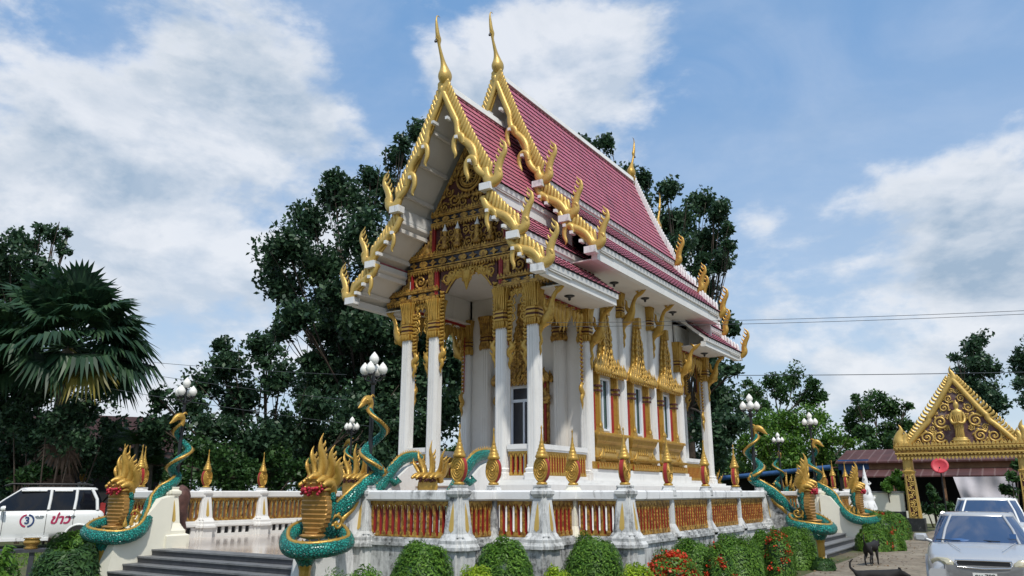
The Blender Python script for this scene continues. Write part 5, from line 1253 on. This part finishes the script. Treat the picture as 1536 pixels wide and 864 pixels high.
mb = MB(); mb.tube([(2.19, -.40, .68), (2.20, -.37, .59), (2.215, 0, .575), (2.20, .37, .59), (2.19, .40, .68)], .014, 6); mb.tube([(2.185, -.40, .695), (2.2, 0, .70), (2.185, .40, .695)], .014, 6); mb.build('grille_trim', 'chrome', gr)
for s in (-1, 1):
    mb = MB(); out = [(.40, .575), (.62, .56), (.74, .60), (.76, .68), (.66, .725), (.50, .72), (.42, .66)]
    cen = lambda a: 2.20-.30*max(0, abs(a)-.40)**1.25*1.6
    mb.loft([[(cen(a)-.10+dx-(.0 if q == 1 else .02), s*(.58+(a-.58)*q), .645+(b-.645)*q) for a, b in out] for q, dx in ((1, 0), (1, .085), (.75, .115), (.3, .125))], 0, True, True)
    mb.build('headlight', 'headlight', sed)
    mb = MB(); mb.lathe_at(lambda a, b, c, s=s: (2.13+c, s*.50+a, .64+b), 0, 0, .05); mb.build('indicator', 'chrome', sed)
    mb = MB(); mb.tube([(1.12, s*.30, .945), (1.02, s*(.30)-.38, .955)], .009, 5); mb.build('wiper', 'black', sed)
    mb = MB(); mb.tube([(1.75, s*.30, .825), (1.42, s*.42, .890), (1.1, s*.52, .925)], .006, 5); mb.build('bonnet_crease', 'car_silver', sed)
mb = MB(); mb.loft([[(x, y, z) for y, z in ((-.80, .30), (-.80, .50), (-.77, .55), (.77, .55), (.80, .50), (.80, .30))] for x in (1.9, 2.20)], 0, True, True); mb.build('bumper', 'car_silver', sed)
mb = MB(); mb.box(2.205, 2.215, -.17, .17, .40, .51); pt = mb.build('number_plate', 'plate', sed)
mb = MB(); mb.cbox(.99, .50, 1.03, .012, .10, .08)
st_ = mb.build('windscreen_sticker', 'blue', sed); 
mb = MB(); mb.M = Matrix.Translation((.98, -.30, .93)); mb.lathe([(.20, 0), (.18, .03), (.02, .05)], (0, 0, 0), 12, 0, True, .5, 1.2); mb.build('dashboard_item', 'blue', sed)
pk = car('parked_car', 'taller white pickup parked directly behind the silver saloon', 'car', (-1.1, 26.4, G), R(-87.5), 1.12, 'car_white',
    [(2.4, .66, .42, .62), (2.34, .78, .30, .86), (2.1, .83, .25, .95), (1.6, .85, .25, 1.0), (1.1, .86, .25, 1.05), (.3, .86, .25, 1.07), (-.8, .86, .25, 1.06), (-2.2, .85, .28, 1.03), (-2.4, .80, .4, .95)],
    (1.04, 1.56, -.62, 1.12, .75, -.42, .42, .60), (1.5, -1.45), .86, 'windscreen')
suv = car('news_van', 'white sport utility car with black windows and decals on its doors, left edge', 'car', (-30.7, 14.4, G), R(-117.3), 1.2, 'car_white',
    [(2.45, .7, .42, .70), (2.40, .84, .32, .92), (2.1, .90, .28, 1.0), (1.5, .92, .28, 1.06), (1.0, .93, .28, 1.10), (0, .93, .28, 1.12), (-1.6, .93, .28, 1.13), (-2.25, .91, .3, 1.12), (-2.42, .85, .4, 1.05)],
    (1.10, 1.72, -2.36, .55, .84, -2.15, -.22, .68), (1.55, -1.80), .93)
for s in (-1, 1):
    for (x0, x1, x2, x3) in ((-.02, 1.02, .52, -.02), (-1.22, -.12, -.14, -1.16), (-2.2, -1.36, -1.30, -1.95)): pass
mb = MB()
for x, q in ((-.95, 1), (-.95, -1), (-1.62, 1), (-1.62, -1)): mb = MB(); mb.tube([(x, q*.86, 1.12), (x-.02, q*.775, 1.42), (x-.02, q*.69, 1.70)], .045, 8); mb.build('door_pillar', 'car_white', suv)
for x0, x1 in ((-.85, -.2), (-1.52, -1.05)): mb = MB(); mb.tube([(x0, .735, 1.66), (x1, .735, 1.66)], .03, 6); mb.build('window_visor', 'white_worn', suv)
for s in (-1, 1):
    mb = MB(); mb.tube([(-2.05, s*.58, 1.83), (-1.9, s*.6, 1.86), (.1, s*.6, 1.86), (.25, s*.58, 1.80)], .022, 6); mb.build('roof_rail', 'black', suv)
    mb = MB(); mb.box(-1.05, 1.10, s*.93-.06, s*.93+.10, .26, .34); mb.build('side_step', 'white_worn', suv)
    for x in (-.85, -1.66): mb = MB(); mb.tube([(x, s*.93, .93), (x+.03, s*.965, .94), (x+.17, s*.965, .94), (x+.20, s*.93, .93)], .018, 6); mb.build('door_handle', 'chrome', suv)
    mb = MB(); 
    for x in (.15, -.92, -1.62): mb.box(x-.006, x+.006, s*.936-.003, s*.936+.003, .42, 1.08)
    mb.build('door_seams', 'tyre', suv)
    mb = MB(); mb.box(-2.44, -2.30, s*.74-.06, s*.74+.06, .75, 1.30); mb.build('tail_light', 'red', suv)
    mb = MB(); mb.box(.25, .6, s*.935-.008, s*.935+.008, .60, .64); mb.build('side_trim', 'black', suv)

# ---- writing
def words(name, body, size, Mx, mat, parent, ext=.004, shear=0, align='CENTER'):
    cu = bpy.data.curves.new(name, 'FONT'); cu.body = body; cu.size = size; cu.extrude = ext; cu.align_x = align; cu.align_y = 'CENTER'; cu.shear = shear; cu.offset = size*.03
    t = bpy.data.objects.new(name, cu); C.objects.link(t); bpy.context.view_layer.update()
    me = bpy.data.meshes.new_from_object(t.evaluated_get(bpy.context.evaluated_depsgraph_get())); bpy.data.objects.remove(t)
    me.transform(Mx); me.materials.clear(); me.materials.append(M[mat]); me.name = name
    o = bpy.data.objects.new(name, me); C.objects.link(o); o.parent = parent; return o
side = Matrix(((-1, 0, 0, 0), (0, 0, 1, 0), (0, 1, 0, 0), (0, 0, 0, 1)))          # text facing +y, reading towards -x
words('door_lettering', 'ข่าว', .36, Matrix.Translation((-1.28, .94, .84)) @ side, 'decal_red', suv, .004, .25)
words('round_emblem_figure', '3', .27, Matrix.Translation((-.45, .942, .82)) @ side, 'decal_blue', suv)
def arc(name, a0, a1, r, th, mat, dy):
    mb = MB(); N = 16; o_ = [((r+th)*math.cos(a0+(a1-a0)*i/N), (r+th)*math.sin(a0+(a1-a0)*i/N)) for i in range(N+1)]; i_ = [((r-th)*math.cos(a1+(a0-a1)*i/N), (r-th)*math.sin(a1+(a0-a1)*i/N)) for i in range(N+1)]
    mb.prism(o_+i_, lambda a, b, c: (-.45+a, .936+dy+c, .82+b), .008); mb.build(name, mat, suv)
arc('round_emblem_ring', PI*.55, PI*1.45, .165, .022, 'decal_blue', 0); arc('round_emblem_ring', -PI*.45, PI*.45, .165, .022, 'decal_red', 0)
plateM = Matrix(((0, 0, 1, 2.216), (1, 0, 0, 0), (0, 1, 0, .455), (0, 0, 0, 1)))
words('plate_characters', 'กน 788', .095, plateM, 'black', pt, .001)

# ================================================================ DOGS
def dog(label, loc, rz, scale, head_low=True):
    root = bpy.data.meshes.new('dog')
    V = []; E_ = []; RR = []
    def v(x, y, z, r, par=None):
        V.append((x, y, z)); RR.append(r)
        if par is not None: E_.append((par, len(V)-1))
        return len(V)-1
    pel = v(-.26, 0, .44, .075); lo = v(-.08, 0, .46, .072, pel); ch = v(.12, 0, .44, .095, lo); sh = v(.24, 0, .46, .085, ch)
    nk = v(.34, 0, .50 if head_low else .58, .055, sh); hd = v(.44, .0, .50 if head_low else .66, .058, nk); mz = v(.53, 0, .46 if head_low else .63, .03, hd); v(.59, 0, .44 if head_low else .61, .02, mz)
    for s in (-1, 1):
        a = v(-.26, s*.055, .36, .058, pel); k_ = v(-.18, s*.07, .25, .038, a); hk = v(-.32, s*.065, .15, .018, k_); f = v(-.29, s*.065, .03, .016, hk); v(-.24, s*.065, .015, .017, f)
        a = v(.20, s*.06, .34, .04, sh); e = v(.17, s*.065, .23, .026, a); w_ = v(.20, s*.065, .12, .018, e); f = v(.19, s*.065, .03, .016, w_); v(.23, s*.065, .015, .017, f)
        ea = v(.42, s*.045, (.55 if head_low else .71), .018, hd); v(.41, s*.065, (.60 if head_low else .77), .006, ea)
    t = v(-.36, 0, .50, .025, pel); t2 = v(-.44, 0, .58, .018, t); t3 = v(-.43, 0, .68, .014, t2); v(-.37, 0, .73, .008, t3)
    root.from_pydata(V, E_, []); o = bpy.data.objects.new('dog', root); C.objects.link(o)
    sk = o.modifiers.new('skin', 'SKIN'); sk.use_smooth_shade = True
    for i, r in enumerate(RR): root.skin_vertices[0].data[i].radius = (r*1.22, r*1.22)
    root.skin_vertices[0].data[0].use_root = True
    o.modifiers.new('sub', 'SUBSURF').levels = 1; o.modifiers['sub'].render_levels = 2
    root.materials.append(M['fur']); o.location = loc; o.rotation_euler = (0, 0, rz); 
    bpy.context.view_layer.update(); me = bpy.data.meshes.new_from_object(o.evaluated_get(bpy.context.evaluated_depsgraph_get())); o.modifiers.clear(); o.data = me
    me.materials.clear(); me.materials.append(M['fur']); o.scale = (scale,)*3
    return tag(o, label, 'dog', 'black dogs on the driveway')
p = ground(1297, 24.6, G+.005)
dog('thin black dog standing beside the foot of the narrow side steps', p, R(80), 1.12)
p = ground(1300, 16.7, G+.005)
dog('black dog nearest the camera, cut off by the bottom edge, with its tail up', p, R(18), 1.0, True)

# ================================================================ TREES (crowns are clouds of clumps with real depth)
def clumps_px(spec, D, rg, depth=.5, k=1250.):
    out = []
    for (x, y, r) in spec:
        d = D+rg.uniform(-1, 1)*depth*4; q = at(x, y, d); out.append((q[0], q[1], q[2], r*d/k*1.16))
    return out
def tree_px(name, label, spec, base_px, D, n, leaf, mat, trunk=.3, seed=1, group=None, cat='tree', bark='bark', fork=.45, depth=.8, sub=8, squash=.9):
    rg = random.Random(seed); cl = clumps_px(spec, D, rg, depth)
    return tree(name, label, cl, ground(base_px, D), trunk, n, leaf, mat, cat, group, bark, seed, fork, sub, True, squash)
tg = 'trees standing round the temple'
# big dark tree left of the temple
spec = [(430, 370, 44), (470, 330, 40), (425, 430, 40), (520, 300, 44), (480, 400, 50), (540, 360, 55), (450, 470, 40), (575, 290, 40), (530, 440, 55), (600, 240, 26), (630, 200, 26), (640, 300, 40), (590, 400, 50), (640, 360, 50),
        (490, 500, 34), (560, 500, 50), (620, 470, 55), (430, 500, 26), (500, 270, 22), (555, 265, 26), (410, 405, 22), (605, 218, 18), (615, 560, 55), (660, 620, 50), (560, 580, 40), (690, 540, 50), (710, 600, 50), (480, 540, 28), (500, 570, 45), (540, 530, 50), (590, 620, 50), (600, 520, 50), (530, 620, 50), (500, 450, 40), (570, 460, 40), (470, 600, 36), (620, 660, 50), (640, 440, 40), (560, 590, 46), (600, 560, 46), (520, 500, 40), (480, 560, 40), (545, 655, 46), (640, 520, 46)]
tree_px('bodhi_tree', 'very tall dark tree with broad crown rising directly behind the left side of the temple', spec, 540, 46, 470, .34, 'leaf_dark', .36, 3, tg, depth=1.0)
# dark tree behind the temple right
spec = [(870, 215, 26), (895, 250, 30), (930, 265, 30), (965, 270, 20), (905, 215, 20), (950, 300, 30), (1000, 290, 24), (1015, 330, 34), (1050, 305, 26), (1080, 320, 24), (1060, 360, 36), (1020, 380, 34), (1080, 390, 22), (1050, 400, 22), (985, 340, 34), (1090, 345, 14), (1095, 365, 14),
        (1090, 490, 22), (1075, 470, 16), (1065, 560, 30), (1085, 600, 36), (1070, 650, 40), (1040, 620, 40), (1095, 640, 30), (1060, 690, 34), (1100, 555, 16), (1040, 540, 40), (1060, 430, 22), (1020, 440, 30), (1050, 500, 30)]
tree_px('bodhi_tree', 'tall dark tree showing above the roof and past the right end of the temple', spec, 1040, 56, 480, .36, 'leaf_dark', .36, 5, tg, depth=1.0)
# middle-left trees
spec = [(350, 545, 36), (395, 530, 32), (310, 575, 32), (420, 570, 36), (365, 600, 44), (280, 610, 32), (320, 640, 36), (430, 640, 44), (235, 640, 28), (215, 680, 28), (240, 600, 20), (380, 660, 44), (470, 600, 40), (500, 650, 44), (540, 630, 40), (255, 650, 28), (580, 660, 40), (450, 690, 36), (520, 700, 36), (330, 520, 18), (400, 510, 14), (560, 700, 34), (600, 620, 40)]
tree_px('broadleaf_tree', 'lower dark round tree between the fan palm and the very tall tree', spec, 400, 40, 640, .27, 'leaf_dark', .35, 7, tg)
# right background trees
spec = [(1130, 590, 20), (1160, 570, 20), (1190, 568, 20), (1215, 580, 18), (1175, 590, 18), (1225, 600, 14), (1140, 610, 18), (1205, 600, 16), (1120, 575, 10), (1232, 590, 9)]
tree_px('rain_tree', 'rounded tree with visible branches, left background right of the temple end', spec, 1175, 82, 300, .36, 'leaf_mid', .5, 11, tg, fork=.8, bark='bark_pale')
spec = [(1130, 640, 30), (1165, 635, 30), (1200, 640, 30), (1225, 630, 24), (1150, 670, 30), (1190, 675, 30), (1115, 670, 26), (1225, 670, 24), (1135, 705, 28), (1180, 705, 28), (1215, 700, 22), (1245, 655, 20), (1110, 710, 22), (1235, 690, 18), (1270, 665, 14)]
tree_px('bushy_tree', 'bright green bushy tree behind the side naga statues', spec, 1175, 66, 420, .28, 'leaf_light', .3, 13, tg, fork=.3)
spec = [(1290, 620, 20), (1315, 605, 20), (1345, 615, 20), (1300, 650, 22), (1330, 650, 24), (1358, 640, 16), (1275, 640, 16), (1345, 665, 20), (1310, 675, 20), (1270, 660, 14), (1362, 610, 9), (1285, 598, 10)]
tree_px('broadleaf_tree', 'dark green tree above the rusty roof, left of the gate gable', spec, 1318, 84, 300, .38, 'leaf_mid', .4, 17, tg, fork=.5)
spec = [(1455, 525, 20), (1470, 510, 14), (1450, 555, 22), (1480, 550, 20), (1465, 580, 24), (1490, 585, 18), (1480, 610, 22), (1500, 605, 12), (1435, 535, 10), (1475, 640, 22), (1440, 600, 16)]
tree_px('tall_tree', 'tall narrow tree rising behind the gate gable', spec, 1470, 88, 300, .38, 'leaf_dark', .4, 19, tg, fork=.6)
spec = [(1540, 530, 20), (1555, 560, 26), (1528, 545, 12), (1535, 575, 14), (1570, 520, 24), (1560, 600, 24), (1580, 560, 30)]
tree_px('tall_tree', 'tree cut by the right edge of the photo, right of the gate gable', spec, 1580, 70, 300, .34, 'leaf_dark', .4, 23, tg, fork=.6)
# left broadleaf tree in front of the palm
spec = [(140, 600, 34), (180, 650, 30), (110, 640, 36), (60, 650, 40), (0, 640, 40), (150, 690, 30), (40, 365, 28), (80, 352, 17), (15, 380, 30), (95, 375, 13), (45, 410, 34), (10, 430, 36), (60, 440, 30), (30, 470, 40), (-20, 400, 40), (-10, 480, 40), (30, 530, 44), (70, 560, 40), (-10, 570, 44), (40, 600, 40), (60, 345, 12), (100, 350, 9), (-40, 520, 44)]
tree_px('broadleaf_tree', 'leafy tree at the far left edge, crowding the fan palm', spec, 10, 43, 520, .26, 'leaf_dark', .18, 29, tg, depth=.5)
# distant belt
P = []; rg = np.random.default_rng(77)
for px in range(-60, 1640, 22):
    for row in range(2):
        D = 96+rg.random()*12; q = at(px+rg.uniform(-8, 8), 700+rg.uniform(-14, 14)-(18 if px < 700 else 0)-row*-24, D); P.append(clump(q, 2.6, 620, rg, 6))
o = leaf_mesh('tree_belt', np.vstack(P), .55, 'leaf_mid', seed=9); tag(o, 'mass of distant trees closing the view all round', 'trees', kind='stuff')
# dark mass behind rail left
def bush(name, label, spec, D, n, leaf, mat, seed, group=None, cat='bush', depth=.4):
    rg = random.Random(seed); cl = clumps_px(spec, D, rg, depth); g = np.random.default_rng(seed)
    c0 = cl[0]; base = ground(spec[0][0], D); root = thing(name, label, cat, base, 0, group)
    P = np.vstack([clump(c[:3], c[3], int(n*c[3]**2), g, 7, .9) for c in cl]); P = P[P[:, 2] > G]
    leaf_mesh('leaves', P, leaf, mat, root, base, seed=seed)
    mb = MB()
    for c in cl: mb.tube([(base[0]*.5+c[0]*.5, base[1]*.5+c[1]*.5, G), (c[0], c[1], max(c[2], G+.1))], [.05, .02], 5)
    mb.build('stems', 'bark', root, base); return root
bush('bush', 'mid green bushes seen over the clean white balustrade, left of the naga hood', [(290, 680, 26), (330, 690, 30), (370, 700, 28), (410, 690, 28), (450, 700, 28), (310, 720, 24), (360, 725, 24), (420, 725, 24), (460, 725, 20), (270, 715, 22)], 36, 900, .20, 'leaf_mid', 31)
bush('bush', 'dark bushes filling the shade behind the white car', [(20, 690, 34), (70, 700, 34), (120, 690, 30), (-20, 700, 34), (160, 700, 28), (210, 690, 28), (50, 665, 22), (0, 730, 30), (200, 725, 20), (240, 700, 22)], 40, 800, .20, 'leaf_dark', 33)
bush('bush', 'tall dark undergrowth hiding the fan palm trunk', [(70, 640, 26), (110, 655, 28), (40, 650, 26), (100, 620, 20), (140, 680, 24), (60, 600, 18), (20, 620, 24), (160, 640, 18)], 36.6, 800, .2, 'leaf_dark', 91)
bush('fern_bush', 'feathery green fern bush behind the white car roof', [(60, 708, 16), (40, 716, 14), (80, 712, 14), (20, 722, 12)], 36.5, 1600, .22, 'leaf_mid', 35)
bush('potted_shrub', 'light green leafy plant growing over the cream wall beside the gate pillar', [(1342, 722, 10), (1330, 730, 8), (1355, 730, 9), (1345, 712, 7)], 47.5, 1500, .26, 'leaf_light', 37)
bush('bush', 'dark green bushes under the awning, framed by the gate opening', [(1400, 745, 9), (1410, 762, 12), (1390, 765, 10), (1425, 765, 9), (1396, 735, 7), (1440, 768, 7)], 52, 1200, .24, 'leaf_mid', 39)
bush('bush', 'green bush showing at the right inside the gate opening', [(1512, 735, 10), (1518, 715, 8), (1510, 755, 9), (1525, 700, 7)], 54, 1200, .26, 'leaf_mid', 41)

# palms
def frond_fan(mb, base, tip_dir, L, rad, n=30, droop=.35, seed=0):
    rg = random.Random(seed); b = Vector(base); d = Vector(tip_dir).normalized(); side = d.cross(Vector((0, 0, 1)))
    if side.length < .1: side = Vector((1, 0, 0))
    side.normalize(); up = side.cross(d).normalized(); hub = b+d*L
    mb.tube([b, b+d*L*.5+Vector((0, 0, .06*L)), hub], [.05, .035, .03], 5)
    tilt = rg.uniform(-.5, .5); side = (side+up*tilt).normalized(); up = side.cross(d).normalized()
    for k in range(n):
        a = (-1+2*(k+.5)/n)*1.95; dr = d*math.cos(a)+side*math.sin(a); r = rad*(1-.22*abs(a)/1.95)*rg.uniform(.9, 1.05); w_ = rad*.052
        pr_ = dr.cross(up).normalized()*w_; m = hub+dr*r*.62+up*.10*rad-Vector((0, 0, droop*rad*.16)); e = hub+dr*r+up*.06*rad-Vector((0, 0, droop*rad*(.5+.4*rg.random())))
        f = up*.02*rad*(1 if k % 2 else -1)
        mb.add([hub, m-pr_+f, m+pr_-f, e, hub+dr*r*.3-pr_*.7, hub+dr*r*.3+pr_*.7], [(0, 4, 5), (4, 1, 2, 5), (1, 3, 2)])
def palm(label, base, H, fronds, rad, L, mat='leaf_palm', seed=1, dead=8):
    root = thing('fan_palm', label, 'palm tree', base, 0); rg = random.Random(seed)
    mb = MB(); mb.tube(curve([(0, 0, -.2), (.1, 0, H*.5), (0, .05, H)], 6), .26, 10); mb.build('trunk', 'bark_pale', root)
    for q in range(fronds):
        az = q*2.4+rg.uniform(-.2, .2); el = 1.25-1.75*(q/fronds)**.9; mb = MB()
        frond_fan(mb, (0, 0, H), (math.cos(az)*math.cos(el), math.sin(az)*math.cos(el), math.sin(el)), L*rg.uniform(.8, 1.15), rad*rg.uniform(.85, 1.1), 34, .25+.5*(q/fronds), q)
        mb.build('frond', mat if q < fronds-1 else 'leaf_gold', root)
    for q in range(dead):
        az = q*2.1; mb = MB(); frond_fan(mb, (0, 0, H*.62-.4*q), (math.cos(az)*.5, math.sin(az)*.5, -.95), L*.6, rad*.6, 22, .5, q+50); mb.build('dead_frond', 'palm_dead', root)
    return root
b_ = ground(70, 37.5); palm('large fan palm with spiky round leaves leaning over the house, left of the photo', b_, 7.9, 56, 1.9, 2.1, seed=4, dead=4)
def feather_palm(label, base, H, n, L, seed=1):
    root = thing('feather_palm', label, 'palm tree', base, 0); rg = random.Random(seed)
    mb = MB(); mb.tube([(0, 0, -.2), (.05, 0, H*.5), (0, 0, H)], [.15, .11, .09], 8); mb.build('trunk', 'bark_pale', root)
    for q in range(n):
        az = q*2.4; el = 1.2-.9*q/n; mb = MB(); d = Vector((math.cos(az)*math.cos(el), math.sin(az)*math.cos(el), math.sin(el)))
        pts = [Vector((0, 0, H))+d*L*t+Vector((0, 0, -.55*L*t*t)) for t in np.linspace(0, 1, 12)]; mb.tube(pts, list(np.linspace(.03, .008, 12)), 4)
        for i in range(1, 12):
            for f_ in (0, .5):
                p = pts[i-1].lerp(pts[i], f_); t = (pts[i]-pts[i-1]).normalized(); sd = t.cross(Vector((0, 0, 1))).normalized(); l = L*.34*math.sin(PI*min(1, (i+f_)/12*.9+.1))
                for s in (-1, 1): e = p+sd*s*l+t*l*.5-Vector((0, 0, l*.45)); mb.add([p-t*.02, p+t*.03, e], [(0, 1, 2)])
        mb.build('frond', 'leaf_mid', root)
    return root
feather_palm('slender feather palm between the fan palm and the white lamp globes', ground(197, 38), 4.0, 13, 1.9, 3)
feather_palm('small feather palm under the house eave, left of the slender one', ground(222, 39), 3.2, 11, 1.6, 5)

# clipped shrubs along the foot of the terrace
def shrub(name, label, x, y, r, h, mat='leaf_shrub', n=10000, leaf=.07, seed=1, group='clipped round shrubs at the foot of the terrace', flowers=0, fl='flower', cat='shrub', wob=.085):
    g = np.random.default_rng(seed); root = thing(name, label, cat, (x, y, G), 0, group)
    d = g.normal(size=(n, 3)); d /= np.linalg.norm(d, axis=1)[:, None]; d[:, 2] = np.abs(d[:, 2])*.999
    ex = 1/np.maximum((np.abs(d[:, :2])**2).sum(1)**1.4+np.abs(d[:, 2])**2.8, 1e-3)**(1/2.8)
    lump = 1+wob*(np.sin(d[:, 0]*5+seed)*np.cos(d[:, 1]*6+seed*2)+.6*np.sin(d[:, 2]*4+d[:, 0]*7))
    rad = (ex*lump*(.80+.24*g.random(n)**.5))[:, None]
    P = d*rad*np.array([r, r, h])
    o = leaf_mesh('leaves', P, leaf, mat, root, (0, 0, 0), .3, .34, seed, d)
    k = n//5; t_ = d[:k].copy(); t_[:, 2] = t_[:, 2]*.6+.4; t_ /= np.linalg.norm(t_, axis=1)[:, None]      # young shoots standing out of the top
    leaf_mesh('young_shoots', t_*(.98+.16*g.random(k)**2)[:, None]*np.array([r, r, h])*.97, leaf*1.25, 'leaf_lime' if mat == 'leaf_lime' else 'leaf_light', root, (0, 0, 0), .2, .2, seed+5)
    mb = MB(); rg = random.Random(seed)
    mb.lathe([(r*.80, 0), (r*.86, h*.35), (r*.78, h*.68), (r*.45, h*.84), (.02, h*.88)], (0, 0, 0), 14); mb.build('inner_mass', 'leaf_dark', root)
    if flowers:
        F = []; 
        for k in range(flowers):
            a = rg.uniform(0, 2*PI); e = math.asin(rg.uniform(.15, 1)); dd = np.array([math.cos(a)*math.cos(e), math.sin(a)*math.cos(e), math.sin(e)]); c = dd*np.array([r, r, h])*1.0
            F.append(c+g.normal(size=(26, 3))*.038)
        leaf_mesh('flowers', np.vstack(F), .05, fl, root, (0, 0, 0), .6, .8, seed+1)
    return root
SR = [(635, 14.4, .56, 1.02), (756, 14.5, .53, 1.06), (886, 15.7, .56, 1.06)]
lab = ['clipped round shrub between the nearest naga and the first corner post', 'clipped round shrub in front of the gap between the first two big corner posts', 'clipped round shrub between the second and third big corner posts']
for i, (px, D, r, h) in enumerate(SR): p = ground(px, D); shrub('round_shrub', lab[i], p[0], p[1], r, h, seed=20+i)
lab = ['large clipped shrub behind the red-flowered bush, start of the side row', 'second clipped shrub of the side row', 'third clipped shrub of the side row', 'last clipped shrub of the side row, before the side steps']
for i, (px, D, r, h) in enumerate([(1034, 16.8, .62, .95), (1096, 18.8, .60, .95), (1144, 20.7, .56, .95), (1184, 22.8, .54, .98)]): p = ground(px, D); shrub('round_shrub', lab[i], p[0], p[1], r, h, seed=30+i)
p = ground(1002, 14.6); shrub('flowering_bush', 'low bush covered in red ixora flowers, largest one', p[0], p[1], .52, .88, 'leaf_shrub', 5000, .07, 41, 'bushes with red and orange flowers', 330)
p = ground(1072, 16.2); shrub('flowering_bush', 'thin red-leaved bush between two clipped side shrubs', p[0], p[1], .28, .95, 'leaf_shrub', 2500, .07, 42, 'bushes with red and orange flowers', 26)
p = ground(1160, 20.2); shrub('flowering_bush', 'narrow bush with orange new leaves next to the last clipped shrub', p[0], p[1], .30, 1.05, 'leaf_shrub', 2500, .07, 43, 'bushes with red and orange flowers', 30)
p = ground(545, 13.3); shrub('flowering_bush', 'low bush with a few pink flowers at the foot of the nearest naga', p[0], p[1], .58, .66, 'leaf_shrub', 5000, .07, 44, 'bushes with red and orange flowers', 12, wob=.2)
for i, (px, D, r, h) in enumerate([(715, 12.9, .33, .78), (832, 13.2, .28, .74), (950, 13.6, .32, .76)]):
    p = ground(px, D); shrub('lime_bush', ['small lime green bush left of the centre corner post', 'small lime green bush right of the centre corner post', 'small lime green bush beside the red ixora bush'][i], p[0], p[1], r, h, 'leaf_lime', 2600, .07, 50+i, 'small lime green bushes')
p = ground(116, 15.2); shrub('dark_shrub', 'large dark unclipped shrub in front of the left end naga', p[0], p[1], .54, 1.08, 'leaf_mid', 9000, .10, 60, None, wob=.12)
p = ground(132, 22.5); shrub('grassy_shrub', 'bright green grassy shrub hiding the rear wheel of the white car', p[0], p[1], .6, .92, 'leaf_light', 6000, .13, 61, None, wob=.15)
p = ground(-4, 10.5); shrub('bright_bush', 'bright green bush in the bottom left corner', p[0], p[1], .34, 1.18, 'leaf_light', 7000, .09, 62, None, wob=.2)
for i, (px, D, r, h) in enumerate([(1302, 30.5, .55, .80), (1316, 34, .65, 1.15), (1334, 38, .60, 1.05), (1326, 31, .45, .6)]):
    p = ground(px, D); shrub('hedge_bush', ['low bush beside the far cheek of the side steps', 'bush between the far naga and the cream wall', 'bush at the black stone foot of the cream wall', 'small bush at the driveway edge nearest the far hedge'][i], p[0], p[1], r, h, 'leaf_shrub', 4200, .11, 70+i, 'hedge bushes along the driveway', 14)
p = ground(1222, 22.6); shrub('weed_clump', 'small weeds at the foot of the near side naga post', p[0], p[1], .32, .28, 'leaf_mid', 1500, .09, 81, None)
# grass
g = np.random.default_rng(5); n = 26000; x = g.uniform(-30, -5.2, n); y = g.uniform(5.5, 26, n)
keep = ~((x > -22.6) & (x < -6.6) & (y > 9.5)); keep &= ~((x > -19.6) & (x < -11.2) & (y > 8.8)); P = np.stack([x, y, np.full(n, G+.04)], 1)[keep]
o = leaf_mesh('grass', P, .16, 'grass', up=-.2, aspect=.16, seed=6); tag(o, 'short grass round the foot of the terrace', 'grass', kind='stuff')

g = np.random.default_rng(8); n = 900; x = g.uniform(-6, 1.5, n); y = g.uniform(12, 44, n); x = np.where(g.random(n) < .6, -5.0+g.random(n)**2*2.0, x)
M['litter'] = material('dry_leaf', (.16, .10, .045), .9, 0, .5, 3)
o = leaf_mesh('fallen_leaves', np.stack([x, y, np.full(n, G+.025)], 1), .085, 'litter', up=2.5, seed=12); tag(o, 'dry fallen leaves scattered along the driveway edge', 'leaves', kind='stuff')
# power lines
def wire(label, a, b, r=.018, sag=.35):
    mb = MB(); A, B = Vector(a), Vector(b); pts = [A.lerp(B, t)+Vector((0, 0, -4*sag*t*(1-t))) for t in np.linspace(0, 1, 14)]; mb.tube(pts, r, 5)
    c = (A+B)/2; o = mb.build('power_line', 'wire', None, tuple(c)); o.location = c; tag(o, label, 'cable', 'overhead cables')
wire('upper of two cables crossing the sky right of the temple', at(820, 484, 22), at(1700, 458, 24), .007, .1)
wire('lower of two cables crossing the sky right of the temple', at(820, 490, 22), at(1700, 463, 24), .007, .1)
wire('thin cable low in the sky left of the gate gable', at(1060, 563, 70), at(1640, 556, 70), .03, .1)
wire('thin cable between the fan palm and the very tall tree', at(120, 533, 36), at(520, 562, 36), .010, .1)
wire('second thin cable between the fan palm and the very tall tree', at(120, 545, 37), at(520, 600, 37), .010, .1)
wire('short lower cable above the left lamp globes', at(120, 575, 35), at(560, 640, 35), .010, .1)

# ================================================================ bring the design units to metres, ground at z = 0
for me in bpy.data.meshes: me.transform(Matrix.Scale(S, 4))
for o in bpy.data.objects:
    o.location = Vector(o.location)*S
    if o.parent is None: o.location.z -= G*S
bpy.context.view_layer.update()
